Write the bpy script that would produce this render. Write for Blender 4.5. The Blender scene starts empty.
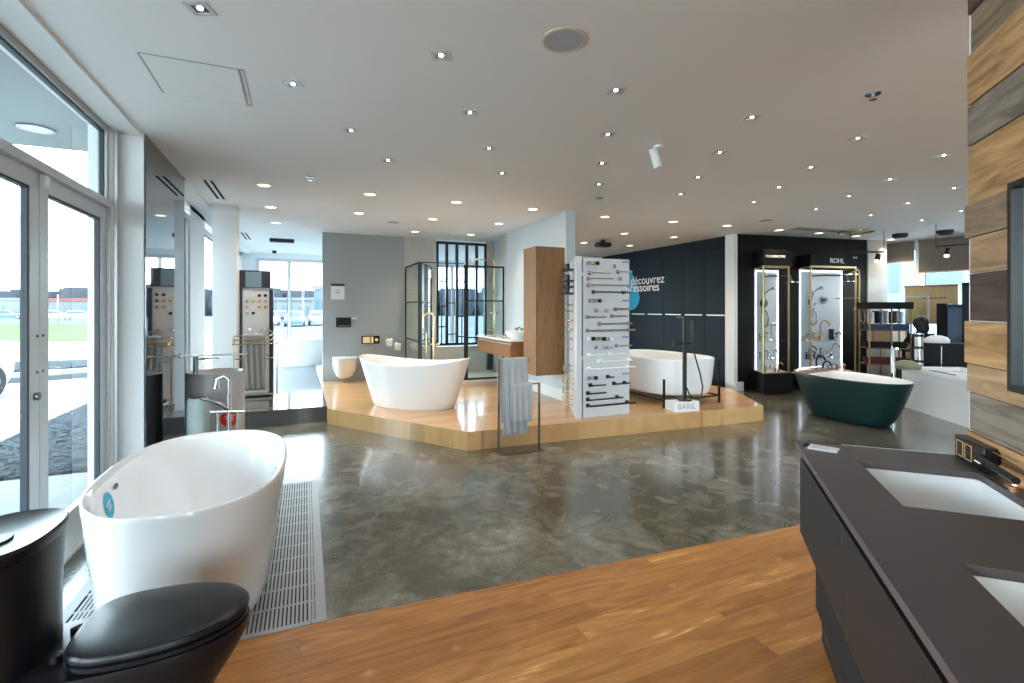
import bpy, math, random
from mathutils import Vector, Matrix
random.seed(7)
PI = math.pi
# ------------------------------------------------------------------ camera model
FPX, HOR, CAMH = 490.0, 309.0, 1.5
YAW = math.atan(212 / 490)
cs, sn = math.cos(YAW), math.sin(YAW)
def gp(px, py, z=0.0):
    """point at height z seen at pixel px,py of the photograph"""
    d = (z - CAMH) * FPX / (HOR - py); l = (px - 512) / FPX * d
    return Vector((l * cs + d * sn, d * cs - l * sn, z))
def onY(px, Y):
    t = (px - 512) / FPX; d = Y / (cs - t * sn); return (d * (t * cs + sn), d)
def onX(px, X):
    t = (px - 512) / FPX; d = X / (t * cs + sn); return (d * (cs - t * sn), d)
def zz(py, d): return CAMH + (HOR - py) / FPX * d
CEIL = 2.88
PLAT = 0.2

sc = bpy.context.scene
col = bpy.data.collections.new('showroom'); sc.collection.children.link(col)
# ------------------------------------------------------------------ materials
M = {}
def nd(nt, t, **k):
    n = nt.nodes.new(t)
    for a, b in k.items(): setattr(n, a, b)
    return n
def mat(name, c, rough=.5, metal=0., spec=.5, coat=0., bump=0., bscale=60., emit=None, es=0., trans=0., sheen=0.):
    m = bpy.data.materials.new(name); m.use_nodes = True; nt = m.node_tree
    p = nt.nodes['Principled BSDF']
    p.inputs['Base Color'].default_value = (*c, 1); p.inputs['Roughness'].default_value = rough
    p.inputs['Metallic'].default_value = metal; p.inputs['Specular IOR Level'].default_value = spec
    p.inputs['Coat Weight'].default_value = coat; p.inputs['Coat Roughness'].default_value = .05
    p.inputs['Transmission Weight'].default_value = trans; p.inputs['Sheen Weight'].default_value = sheen
    if emit: p.inputs['Emission Color'].default_value = (*emit, 1); p.inputs['Emission Strength'].default_value = es
    tc = nd(nt, 'ShaderNodeTexCoord'); n = nd(nt, 'ShaderNodeTexNoise'); n.inputs['Scale'].default_value = bscale
    nt.links.new(tc.outputs['Object'], n.inputs['Vector'])
    mr = nd(nt, 'ShaderNodeMapRange'); mr.inputs['To Min'].default_value = max(0, rough - .03); mr.inputs['To Max'].default_value = rough + .03
    nt.links.new(n.outputs['Fac'], mr.inputs['Value']); nt.links.new(mr.outputs[0], p.inputs['Roughness'])
    if bump:
        b = nd(nt, 'ShaderNodeBump'); b.inputs['Strength'].default_value = bump; b.inputs['Distance'].default_value = .01
        nt.links.new(n.outputs['Fac'], b.inputs['Height']); nt.links.new(b.outputs[0], p.inputs['Normal'])
    M[name] = m; return m
def ramp(nt, stops, fac):
    r = nd(nt, 'ShaderNodeValToRGB'); e = r.color_ramp.elements
    e[0].position, e[0].color = stops[0][0], (*stops[0][1], 1); e[1].position, e[1].color = stops[-1][0], (*stops[-1][1], 1)
    for s in stops[1:-1]:
        x = e.new(s[0]); x.color = (*s[1], 1)
    nt.links.new(fac, r.inputs[0]); return r.outputs[0]
def planks(name, c1, c2, c3, bw, rh, rough, rot=0., mort=(.05, .025, .012), msize=.0015, coat=.0, grain=(1.2, 22, 1), light=None, wv=(.42, .62), dist=1.4):
    m = bpy.data.materials.new(name); m.use_nodes = True; nt = m.node_tree; p = nt.nodes['Principled BSDF']; L = nt.links.new
    tc = nd(nt, 'ShaderNodeTexCoord'); mp = nd(nt, 'ShaderNodeMapping'); mp.inputs['Rotation'].default_value = (0, 0, rot)
    L(tc.outputs['Object'], mp.inputs['Vector'])
    br = nd(nt, 'ShaderNodeTexBrick'); br.offset = .37; br.offset_frequency = 2; br.squash = .7; br.squash_frequency = 3
    for a, b in (('Scale', 1), ('Mortar Size', msize), ('Brick Width', bw), ('Row Height', rh), ('Bias', 0)): br.inputs[a].default_value = b
    br.inputs['Color1'].default_value = (0, 0, 0, 1); br.inputs['Color2'].default_value = (1, 1, 1, 1); br.inputs['Mortar'].default_value = (.5, .5, .5, 1)
    L(mp.outputs[0], br.inputs['Vector'])
    mg = nd(nt, 'ShaderNodeMapping'); mg.inputs['Scale'].default_value = grain; L(mp.outputs[0], mg.inputs['Vector'])
    va = nd(nt, 'ShaderNodeVectorMath'); va.operation = 'MULTIPLY_ADD'; va.inputs[1].default_value = (37, 11, 5)
    L(br.outputs['Color'], va.inputs[0]); L(mg.outputs[0], va.inputs[2])
    n = nd(nt, 'ShaderNodeTexNoise'); n.inputs['Scale'].default_value = 1.6; n.inputs['Detail'].default_value = 6; n.inputs['Distortion'].default_value = dist
    L(va.outputs[0], n.inputs['Vector'])
    mx = nd(nt, 'ShaderNodeMath'); mx.operation = 'MULTIPLY_ADD'; mx.inputs[1].default_value = wv[0]; L(br.outputs['Color'], mx.inputs[0])
    m2 = nd(nt, 'ShaderNodeMath'); m2.operation = 'MULTIPLY'; m2.inputs[1].default_value = wv[1]; L(n.outputs['Fac'], m2.inputs[0]); L(m2.outputs[0], mx.inputs[2])
    stops = [(.2, c1), (.5, c2), (.75, c3)]
    if light: stops.append((.84, light))
    cr = ramp(nt, stops, mx.outputs[0])
    mc = nd(nt, 'ShaderNodeMixRGB'); L(br.outputs['Fac'], mc.inputs[0]); L(cr, mc.inputs[1]); mc.inputs[2].default_value = (*mort, 1)
    L(mc.outputs[0], p.inputs['Base Color']); p.inputs['Roughness'].default_value = rough; p.inputs['Coat Weight'].default_value = coat
    b = nd(nt, 'ShaderNodeBump'); b.inputs['Strength'].default_value = .12; b.inputs['Distance'].default_value = .004
    L(n.outputs['Fac'], b.inputs['Height']); L(b.outputs[0], p.inputs['Normal'])
    M[name] = m; return m
def wood(name, c1, c2, axis='z', rough=.45, sc_=3., knots=False):
    m = bpy.data.materials.new(name); m.use_nodes = True; nt = m.node_tree; p = nt.nodes['Principled BSDF']; L = nt.links.new
    tc = nd(nt, 'ShaderNodeTexCoord'); mp = nd(nt, 'ShaderNodeMapping')
    s = {'z': (14, 14, 1), 'x': (1, 14, 14), 'y': (14, 1, 14)}[axis] if not knots else (11, 1.1, 11); mp.inputs['Scale'].default_value = s
    oi = nd(nt, 'ShaderNodeObjectInfo'); va = nd(nt, 'ShaderNodeVectorMath'); va.operation = 'ADD'
    L(tc.outputs['Object'], mp.inputs['Vector']); L(mp.outputs[0], va.inputs[0]); L(oi.outputs['Location'], va.inputs[1])
    n = nd(nt, 'ShaderNodeTexNoise'); n.inputs['Scale'].default_value = sc_; n.inputs['Detail'].default_value = 8; n.inputs['Distortion'].default_value = 1.2 if not knots else 1.6
    L(va.outputs[0], n.inputs['Vector'])
    c0 = tuple(x * .45 for x in c1)
    cr = ramp(nt, [(.25, c0), (.42, c1), (.7, c2)] if knots else [(.3, c1), (.7, c2)], n.outputs['Fac'])
    L(cr, p.inputs['Base Color']); p.inputs['Roughness'].default_value = rough
    b = nd(nt, 'ShaderNodeBump'); b.inputs['Strength'].default_value = .5 if knots else .1; b.inputs['Distance'].default_value = .006
    L(n.outputs['Fac'], b.inputs['Height']); L(b.outputs[0], p.inputs['Normal'])
    M[name] = m; return m
def glass(name, tint=(.93, .97, .97), gloss=.08, rough=0.0, ior=1.45):
    m = bpy.data.materials.new(name); m.use_nodes = True; nt = m.node_tree; L = nt.links.new
    nt.nodes.remove(nt.nodes['Principled BSDF']); o = nt.nodes['Material Output']
    t = nd(nt, 'ShaderNodeBsdfTransparent'); t.inputs[0].default_value = (*tint, 1)
    g = nd(nt, 'ShaderNodeBsdfGlossy'); g.inputs['Roughness'].default_value = rough; g.inputs[0].default_value = (1, 1, 1, 1)
    f = nd(nt, 'ShaderNodeFresnel'); f.inputs['IOR'].default_value = ior; mx = nd(nt, 'ShaderNodeMixShader')
    ge = nd(nt, 'ShaderNodeNewGeometry'); sb_ = nd(nt, 'ShaderNodeMath'); sb_.operation = 'SUBTRACT'; sb_.inputs[0].default_value = 1; L(ge.outputs['Backfacing'], sb_.inputs[1])
    ml = nd(nt, 'ShaderNodeMath'); ml.operation = 'MULTIPLY'; L(f.outputs[0], ml.inputs[0]); L(sb_.outputs[0], ml.inputs[1])
    L(ml.outputs[0], mx.inputs[0]); L(t.outputs[0], mx.inputs[1]); L(g.outputs[0], mx.inputs[2]); L(mx.outputs[0], o.inputs[0])
    M[name] = m; return m
def tiles(name, c1, c2, w, h, mort, rough, msize=.004, rot=0.):
    m = bpy.data.materials.new(name); m.use_nodes = True; nt = m.node_tree; p = nt.nodes['Principled BSDF']; L = nt.links.new
    tc = nd(nt, 'ShaderNodeTexCoord'); mp = nd(nt, 'ShaderNodeMapping'); mp.inputs['Rotation'].default_value = (rot, 0, 0); L(tc.outputs['Object'], mp.inputs['Vector'])
    br = nd(nt, 'ShaderNodeTexBrick'); br.offset = .5
    for a, b in (('Scale', 1), ('Mortar Size', msize), ('Brick Width', w), ('Row Height', h)): br.inputs[a].default_value = b
    br.inputs['Color1'].default_value = (*c1, 1); br.inputs['Color2'].default_value = (*c2, 1); br.inputs['Mortar'].default_value = (*mort, 1)
    L(mp.outputs[0], br.inputs['Vector']); L(br.outputs['Color'], p.inputs['Base Color']); p.inputs['Roughness'].default_value = rough
    M[name] = m; return m

mat('ceiling_white', (.87, .885, .90), .85, bump=.02, bscale=30)
mat('wall_white', (.84, .86, .87), .7, bump=.02)
mat('wall_grey', (.36, .40, .42), .6, bump=.02)
mat('wall_bluegrey', (.60, .66, .70), .6, bump=.02)
mat('aluminium', (.62, .64, .66), .35, .35)
mat('dark_gasket', (.03, .04, .055), .5)
mat('black_panel', (.009, .008, .009), .6, spec=.2)
mat('black_matte', (.006, .007, .010), .30, spec=.35)
mat('black_metal', (.01, .01, .012), .35, .2)
mat('tub_white', (.86, .87, .89), .09, coat=.6)
mat('tub_white_satin', (.82, .84, .86), .25, coat=.2)
mat('tub_green', (.0015, .023, .023), .35, coat=.15)
mat('basin_grey', (.47, .46, .49), .3)
mat('ceramic', (.88, .89, .90), .08, coat=.5)
mat('brass', (.80, .61, .34), .22, 1.)
mat('dull_brass', (.42, .29, .13), .35, .9)
mat('chrome', (.80, .81, .83), .08, 1.)
mat('nickel', (.52, .47, .41), .28, 1.)
mat('stand_steel', (.42, .43, .45), .12, 1.)
mat('copper', (.90, .48, .33), .18, 1.)
mat('grate_metal', (.30, .31, .32), .4, .3)
mat('steel_dark', (.25, .26, .28), .2, 1.)
mat('blue_sticker', (.0, .36, .58), .4)
mat('red_sticker', (.70, .02, .02), .4)
mat('white_print', (.9, .9, .9), .5)
mat('grey_print', (.35, .36, .38), .5)
mat('purple_print', (.30, .25, .48), .5)
mat('paper', (.82, .84, .86), .7)
mat('white_board', (.80, .82, .86), .35)
mat('tower_white', (.60, .62, .66), .4)
mat('towel_grey', (.42, .435, .455), .95, bump=.8, bscale=260, sheen=.4)
mat('towel_taupe', (.34, .33, .32), .95, bump=.8, bscale=260, sheen=.4)
mat('cloth_pale', (.50, .60, .60), .9, bump=.5, bscale=150)
mat('cabinet_navy', (.009, .018, .028), .55, spec=.2)
mat('vanity_black', (.010, .010, .011), .5)
mat('groove_black', (.002, .002, .002), .8)
mat('counter_taupe', (.082, .066, .070), .42, bump=.05, bscale=200)
mat('blind', (.20, .17, .145), .9)
mat('rubber', (.01, .01, .01), .8)
mat('skin', (.35, .2, .14), .5, bump=.02)
mat('hair', (.010, .008, .008), .5, bump=.6, bscale=90)
mat('cloth_black', (.008, .008, .012), .9, bump=.3, bscale=120)
mat('leaf', (.08, .17, .04), .5)
mat('marble', (.78, .80, .82), .3, bump=.03)
mat('car_silver', (.5, .52, .54), .2, .6)
mat('car_white', (.8, .82, .84), .2)
mat('car_blue', (.08, .14, .25), .2)
mat('car_dark', (.03, .035, .04), .1)
mat('building_pale', (.085, .092, .10), .7)
mat('building_glass', (.085, .135, .17), .3)
mat('building_blue', (.03, .06, .085), .3)
mat('picture_blue', (.22, .36, .46), .4)
mat('porch_paint', (.28, .31, .31), .8)
mat('red_paint', (.14, .006, .006), .5)
mat('concrete_pale', (.24, .24, .235), .9, spec=0., bump=.2, bscale=8)
mat('asphalt', (.10, .103, .107), .9, spec=0., bump=.3, bscale=20)
mat('grass_green', (.085, .105, .055), 1., spec=0., bump=.8, bscale=12)
mat('tree_haze', (.036, .041, .050), 1., spec=0., bump=.5, bscale=2)
mat('basket_blue', (.02, .05, .10), .6)
mat('basket_maroon', (.10, .01, .015), .6)
mat('box_tan', (.45, .28, .14), .6)
mat('sage_cloth', (.20, .22, .16), .9, bump=.3)
mat('lamp_glow', (1, 1, 1), .5, emit=(1, .90, .75), es=3.5)
mat('lamp_warm', (1, 1, 1), .5, emit=(1, .74, .42), es=2.2)
mat('led_white', (1, 1, 1), .5, emit=(.86, .84, 1), es=3)
mat('screen_blue', (.1, .2, .4), .3, emit=(.35, .6, 1), es=1.6)
mat('exit_red', (.8, .02, .02), .4, emit=(1, .08, .08), es=2)
mat('sample_gold', (.7, .42, .18), .4, .2)
mat('sample_rose', (.65, .33, .25), .3, .6)
mat('speaker_grille', (.50, .52, .56), .7, bump=.5, bscale=400)
mat('cream_ring', (.68, .62, .50), .5)
glass('pane'); glass('shower_glass', (.88, .93, .93), ior=1.5); glass('grille_glass', (.86, .92, .96), rough=.05)
glass('shelf_glass', (.9, .92, .95), rough=.05, ior=1.9)
# dark reflecting glass panel
m = mat('dark_mirror', (.20, .22, .24), .03, 1.); mat('mirror', (.8, .82, .83), .02, 1.)
wood('oak_cabinet', (.215, .108, .044), (.35, .19, .085), 'z', .45)
wood('walnut_vanity', (.20, .090, .034), (.33, .165, .07), 'x', .4)
wood('plywood_light', (.62, .40, .18), (.78, .54, .28), 'z', .5)
wood('tray_wood', (.12, .06, .035), (.2, .1, .06), 'y', .4)
for nm, a, b in (('board_dark', (.060, .038, .026), (.13, .088, .062)), ('board_grey', (.17, .130, .098), (.31, .245, .19)), ('board_tan', (.34, .205, .105), (.52, .33, .18)),
                 ('board_orange', (.36, .19, .075), (.56, .33, .15)), ('board_brown', (.20, .135, .085), (.34, .23, .145))):
    wood(nm, a, b, 'y', .75, 1.6, True)
planks('floor_wood', (.17, .058, .010), (.35, .14, .030), (.50, .23, .060), 1.9, .135, .30, coat=.25, light=(.74, .44, .18), grain=(.9, 7, 1), msize=.0008, mort=(.12, .05, .015), wv=(.26, .85), dist=2.6)
planks('oak_platform', (.39, .215, .088), (.51, .30, .132), (.61, .385, .175), 1.8, .17, .28, coat=.25, mort=(.36, .20, .09), msize=.001)
tiles('tile_dark', (.10, .11, .13), (.13, .14, .16), .6, .6, (.2, .2, .2), .08)
tiles('stone_tile', (.50, .50, .47), (.56, .55, .52), .3, .3, (.52, .52, .5), .5, .002, PI / 2)
tiles('brick_pale', (.10, .105, .10), (.14, .145, .138), .2, .07, (.16, .165, .16), .9, .008, PI / 2)
def concrete():
    m = bpy.data.materials.new('polished_concrete'); m.use_nodes = True; nt = m.node_tree; p = nt.nodes['Principled BSDF']; L = nt.links.new
    tc = nd(nt, 'ShaderNodeTexCoord')
    n1 = nd(nt, 'ShaderNodeTexNoise'); n1.inputs['Scale'].default_value = 1.1; n1.inputs['Detail'].default_value = 5; n1.inputs['Distortion'].default_value = .6
    n2 = nd(nt, 'ShaderNodeTexNoise'); n2.inputs['Scale'].default_value = 5.5; n2.inputs['Detail'].default_value = 9; n2.inputs['Roughness'].default_value = .65; n2.inputs['Distortion'].default_value = .7
    vo = nd(nt, 'ShaderNodeTexVoronoi'); vo.inputs['Scale'].default_value = 3.2
    wv = nd(nt, 'ShaderNodeTexWave'); wv.wave_type = 'RINGS'; wv.rings_direction = 'Z'; wv.inputs['Scale'].default_value = 12; wv.inputs['Distortion'].default_value = 9; wv.inputs['Detail'].default_value = 3; wv.inputs['Detail Scale'].default_value = 1.5
    va = nd(nt, 'ShaderNodeVectorMath'); va.operation = 'SUBTRACT'
    L(tc.outputs['Object'], n1.inputs['Vector']); L(tc.outputs['Object'], n2.inputs['Vector']); L(tc.outputs['Object'], vo.inputs['Vector'])
    L(tc.outputs['Object'], va.inputs[0]); L(vo.outputs['Position'], va.inputs[1]); L(va.outputs[0], wv.inputs['Vector'])
    a = nd(nt, 'ShaderNodeMath'); a.operation = 'MULTIPLY_ADD'; a.inputs[1].default_value = .45; L(n1.outputs['Fac'], a.inputs[0])
    b = nd(nt, 'ShaderNodeMath'); b.operation = 'MULTIPLY'; b.inputs[1].default_value = .55; L(n2.outputs['Fac'], b.inputs[0]); L(b.outputs[0], a.inputs[2])
    m3 = nd(nt, 'ShaderNodeMath'); m3.operation = 'MULTIPLY_ADD'; m3.inputs[1].default_value = .035; L(wv.outputs['Fac'], m3.inputs[0]); L(a.outputs[0], m3.inputs[2])
    cr = ramp(nt, [(.34, (.050, .045, .030)), (.48, (.080, .074, .053)), (.58, (.145, .138, .110)), (.70, (.27, .265, .23))], m3.outputs[0])
    L(cr, p.inputs['Base Color'])
    r = nd(nt, 'ShaderNodeMapRange'); r.inputs['To Min'].default_value = .13; r.inputs['To Max'].default_value = .33; L(n2.outputs['Fac'], r.inputs['Value']); L(r.outputs[0], p.inputs['Roughness'])
    p.inputs['Coat Weight'].default_value = .30; p.inputs['Coat Roughness'].default_value = .10
    bu = nd(nt, 'ShaderNodeBump'); bu.inputs['Strength'].default_value = .05; bu.inputs['Distance'].default_value = .004; L(n2.outputs['Fac'], bu.inputs['Height']); L(bu.outputs[0], p.inputs['Normal'])
    M['polished_concrete'] = m
concrete()
def speckle(name, a, b, scale):
    m = bpy.data.materials.new(name); m.use_nodes = True; nt = m.node_tree; p = nt.nodes['Principled BSDF']; L = nt.links.new
    tc = nd(nt, 'ShaderNodeTexCoord'); v = nd(nt, 'ShaderNodeTexVoronoi'); v.inputs['Scale'].default_value = scale
    L(tc.outputs['Object'], v.inputs['Vector']); L(ramp(nt, [(.1, a), (.9, b)], v.outputs['Color']), p.inputs['Base Color']); p.inputs['Roughness'].default_value = .9; p.inputs['Specular IOR Level'].default_value = 0
    M[name] = m
speckle('gravel_mix', (.010, .012, .015), (.075, .082, .088), 22)

# ------------------------------------------------------------------ mesh builder
class MB:
    def __init__(s): s.v = []; s.f = []
    def add(s, vs, fs):
        o = len(s.v); s.v += [tuple(v) for v in vs]; s.f += [tuple(i + o for i in f) for f in fs]; return s
    def box(s, x0, x1, y0, y1, z0, z1):
        return s.add([(x, y, z) for z in (z0, z1) for x, y in ((x0, y0), (x1, y0), (x1, y1), (x0, y1))],
                     [(3, 2, 1, 0), (4, 5, 6, 7), (0, 1, 5, 4), (1, 2, 6, 5), (2, 3, 7, 6), (3, 0, 4, 7)])
    def cbox(s, c, sz): return s.box(c[0] - sz[0] / 2, c[0] + sz[0] / 2, c[1] - sz[1] / 2, c[1] + sz[1] / 2, c[2] - sz[2] / 2, c[2] + sz[2] / 2)
    def prism(s, poly, z0, z1):
        n = len(poly); A = sum(poly[i][0] * poly[(i + 1) % n][1] - poly[(i + 1) % n][0] * poly[i][1] for i in range(n))
        if A < 0: poly = poly[::-1]
        return s.add([(x, y, z0) for x, y in poly] + [(x, y, z1) for x, y in poly],
                     [tuple(range(n - 1, -1, -1)), tuple(range(n, 2 * n))] + [(i, (i + 1) % n, n + (i + 1) % n, n + i) for i in range(n)])
    def loft(s, rings, cap0=True, cap1=True):
        n = len(rings[0]); vs = [p for r in rings for p in r]; fs = []
        for k in range(len(rings) - 1):
            for i in range(n):
                j = (i + 1) % n; fs.append((k * n + i, k * n + j, (k + 1) * n + j, (k + 1) * n + i))
        if cap0: fs.append(tuple(range(n - 1, -1, -1)))
        if cap1: fs.append(tuple((len(rings) - 1) * n + i for i in range(n)))
        return s.add(vs, fs)
    def lathe(s, prof, c=(0, 0, 0), seg=24, cap0=True, cap1=True):
        return s.loft([[(c[0] + r * math.cos(2 * PI * i / seg), c[1] + r * math.sin(2 * PI * i / seg), c[2] + z) for i in range(seg)] for r, z in prof], cap0, cap1)
    def tube(s, pts, r, seg=10, closed=False):
        pts = [Vector(p) for p in pts]; n = len(pts); rings = []; rs = r if isinstance(r, (list, tuple)) else [r] * n
        t0 = None; nrm = None
        for i, p in enumerate(pts):
            if closed: t = (pts[(i + 1) % n] - pts[i - 1]).normalized()
            else: t = (pts[min(i + 1, n - 1)] - pts[max(i - 1, 0)]).normalized()
            if nrm is None:
                nrm = t.orthogonal().normalized()
            else:
                nrm = (nrm - t * nrm.dot(t)).normalized()
            b = t.cross(nrm)
            rings.append([tuple(p + (nrm * math.cos(2 * PI * k / seg) + b * math.sin(2 * PI * k / seg)) * rs[i]) for k in range(seg)])
        if closed:
            vs = [p for q in rings for p in q]; fs = []
            for k in range(n):
                for i in range(seg):
                    j = (i + 1) % seg; k2 = (k + 1) % n; fs.append((k * seg + i, k * seg + j, k2 * seg + j, k2 * seg + i))
            return s.add(vs, fs)
        return s.loft(rings)
    def bar(s, p0, p1, w, h=None):      # square bar
        h = h or w; p0, p1 = Vector(p0), Vector(p1); t = (p1 - p0).normalized(); up = Vector((0, 0, 1)) if abs(t.z) < .9 else Vector((0, 1, 0))
        a = t.cross(up).normalized() * w / 2; b = a.normalized().cross(t) * h / 2
        return s.loft([[tuple(p - a - b), tuple(p + a - b), tuple(p + a + b), tuple(p - a + b)] for p in (p0, p1)])
    def disc(s, c, nrm, r, th, seg=24):
        n = Vector(nrm).normalized(); return s.tube([Vector(c), Vector(c) + n * th], r, seg)
    def sphere(s, c, r, seg=16, sz=(1, 1, 1)):
        rings = []
        for k in range(1, seg // 2):
            a = PI * k / (seg // 2); rings.append([(c[0] + r * sz[0] * math.sin(a) * math.cos(2 * PI * i / seg), c[1] + r * sz[1] * math.sin(a) * math.sin(2 * PI * i / seg), c[2] - r * sz[2] * math.cos(a)) for i in range(seg)])
        return s.loft(rings)
def arc(c, r, a0, a1, n, plane='xz'):
    out = []
    for i in range(n + 1):
        a = a0 + (a1 - a0) * i / n; u, w = r * math.cos(a), r * math.sin(a)
        out.append((c[0] + u, c[1], c[2] + w) if plane == 'xz' else (c[0], c[1] + u, c[2] + w) if plane == 'yz' else (c[0] + u, c[1] + w, c[2]))
    return out
def sup(a, b, e, n=48, cx=0, cy=0, z=0):
    out = []
    for i in range(n):
        t = 2 * PI * i / n; c, s_ = math.cos(t), math.sin(t)
        out.append((cx + a * math.copysign(abs(c) ** (2 / e), c), cy + b * math.copysign(abs(s_) ** (2 / e), s_), z))
    return out
def obj(name, mb, m, parent=None, bevel=0, smooth=True, loc=None, rz=0, solid=0):
    me = bpy.data.meshes.new(name); me.from_pydata(mb.v, [], mb.f); me.update()
    import bmesh
    bm = bmesh.new(); bm.from_mesh(me); bmesh.ops.recalc_face_normals(bm, faces=bm.faces); bm.to_mesh(me); bm.free()
    if smooth: me.shade_smooth(); me.set_sharp_from_angle(angle=math.radians(38))
    me.materials.append(M[m]); o = bpy.data.objects.new(name, me); col.objects.link(o); o.parent = parent
    if loc is not None: o.location = loc
    o.rotation_euler.z = rz
    if bevel:
        b = o.modifiers.new('bevel', 'BEVEL'); b.width = bevel; b.segments = 2; b.limit_method = 'ANGLE'
    return o
def tag(o, label, cat, group=None):
    o['label'] = label; o['category'] = cat
    if group: o['group'] = group
    return o
def thing(name, label, cat, loc=(0, 0, 0), rz=0, group=None):
    o = bpy.data.objects.new(name, None); col.objects.link(o); o.location = loc; o.rotation_euler.z = rz; return tag(o, label, cat, group)
def struct(name, mb, m, parent=None, **k):
    o = obj(name, mb, m, parent, **k)
    if parent is None: o['kind'] = 'structure'
    return o
def text(name, s, size, m, parent, loc, rot, extrude=.004, align='LEFT'):
    c = bpy.data.curves.new(name, 'FONT'); c.body = s; c.size = size; c.extrude = extrude; c.align_x = align; c.materials.append(M[m])
    tmp = bpy.data.objects.new(name, c); me = bpy.data.meshes.new_from_object(tmp); bpy.data.objects.remove(tmp); bpy.data.curves.remove(c)
    o = bpy.data.objects.new(name, me); col.objects.link(o); o.parent = parent; o.location = loc; o.rotation_euler = rot; return o
def copy_tree(o, parent=None):
    c = o.copy(); col.objects.link(c); c.parent = parent
    for ch in o.children: copy_tree(ch, c)
    return c

# ------------------------------------------------------------------ setting: floors, ceiling, walls
XL, XC, XR, YB, YF = -1.30, -1.13, 11.2, 13.5, -4.0
bnd = lambda x: 2.525 - .062 * x
struct('floor', MB().prism([(XL - .15, bnd(XL - .15)), (XR, bnd(XR)), (XR, YB), (XL - .15, YB)], -.1, 0), 'polished_concrete')
struct('floor_wood', MB().prism([(XL - .15, YF), (XR, YF), (XR, bnd(XR)), (XL - .15, bnd(XL - .15))], -.1, .002), 'floor_wood')
struct('ceiling', MB().box(XL - .15, XR, YF, YB, CEIL, CEIL + .15), 'ceiling_white')
struct('trim_1', MB().box(XL, XC - .01, YF, 4.69, CEIL - .02, CEIL), 'wall_white')          # soffit strips over the windows
struct('trim_2', MB().box(XL, XC + .02, 6.11, YB - .1, CEIL - .03, CEIL), 'wall_white')
T = .15
wl = MB()
wl.box(XL - T, XL, YF, .25, 2.80, CEIL).box(XL - T, XL, .25, 4.60, 2.872, CEIL).box(XL - T, XL, 4.60, YB, 2.80, CEIL)
wl.box(XL - T, XC, 4.69, 6.11, 0, CEIL).box(XL - T, XL, 4.60, 4.69, 0, 2.8).box(XL - T, XL, 7.45, 8.5, 0, CEIL).box(XL - T, XL, 12.6, YB, 0, CEIL)
wl.box(XL - T, XL, -.1, .25, 0, 2.8).box(XL - T, XL, YF, -3.6, 0, 2.8)
struct('wall_left', wl, 'wall_white')
struct('pillar', MB().box(-1.05, -.77, 7.42, 7.72, 0, CEIL), 'wall_white')['kind'] = 'structure'
wb = MB().box(XL - T, XR, YB, YB + T, 2.76, CEIL).box(XL - T, -1.0, YB, YB + T, 0, 2.76).box(5.7, XR, YB, YB + T, 0, 2.76)
struct('wall_back', wb, 'wall_white')
wf = MB().box(XL - T, XR, YF - T, YF, 2.7, CEIL).box(XL - T, XR, YF - T, YF, 0, .2).box(XL - T, 0, YF - T, YF, .2, 2.7).box(4.2, XR + T, YF - T, YF, .2, 2.7)
struct('wall_front', wf, 'wall_white')
wr = MB().box(XR, XR + T, YF, YB, 2.75, CEIL).box(XR, XR + T, 6.35, YB, 0, 2.75).box(XR, XR + T, YF, 6.35, 0, 1.05).box(XR, XR + T, YF, 3.0, 1.05, 2.75)
for y in (4.12, 4.75, 5.70): wr.box(XR, XR + T, y - .04, y + .04, 1.05, 2.75)
struct('wall_right', wr, 'wall_white')

def framed(name, x, y0, y1, z0, z1, fw=.06, th=.08, div=(), axis='y', m='aluminium'):
    """window in a wall: frame + mullions + glass pane. axis y: runs along y at x; axis x: runs along x at y=x"""
    def bx(mb, a0, a1, c0, c1, t): return mb.box(x - t / 2, x + t / 2, a0, a1, c0, c1) if axis == 'y' else mb.box(a0, a1, x - t / 2, x + t / 2, c0, c1)
    f = MB(); bx(f, y0, y0 + fw, z0, z1, th); bx(f, y1 - fw, y1, z0, z1, th); bx(f, y0 + fw, y1 - fw, z0, z0 + fw, th); bx(f, y0 + fw, y1 - fw, z1 - fw, z1, th)
    for d in div: bx(f, d - fw / 2, d + fw / 2, z0 + fw, z1 - fw, th)
    o = struct(name, f, m)
    g = MB(); bx(g, y0 + fw, y1 - fw, z0 + fw, z1 - fw, .008); obj('glass_pane', g, 'pane', o)
    k = MB()
    edges = [y0 + fw] + [q for d in div for q in (d - fw / 2, d + fw / 2)] + [y1 - fw]
    for a, b in zip(edges[0::2], edges[1::2]):
        bx(k, a, a + .012, z0 + fw, z1 - fw, .03); bx(k, b - .012, b, z0 + fw, z1 - fw, .03); bx(k, a, b, z1 - fw - .012, z1 - fw, .03)
    obj('gasket', k, 'dark_gasket', o)
    return o
framed('window_1', XL - .055, .25, 4.60, 2.285, 2.872, .042, .06)                     # transom above the doors
framed('window_2', XL - .06, 6.11, 7.45, 0.02, 2.72, .07, .08)
framed('window_3', XL - .06, 8.5, 12.6, 0.22, 2.72, .07, .08, (10.5,))
framed('window_4', YB + .06, -1.0, 5.7, 0.22, 2.76, .07, .1, (-.25, .72, 2.0, 3.0, 4.0, 5.0), 'x')
framed('window_5', XL - .06, -3.6, -.1, .05, 2.8, .07, .1, (-1.8,))
framed('window_6', XR + .06, 3.0, 6.35, 1.05, 2.75, .06, .08, (4.12, 4.75, 5.70))
framed('window_7', YF - .07, 0, 4.2, .2, 2.7, .07, .08, (2.1,), 'x')
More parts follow.
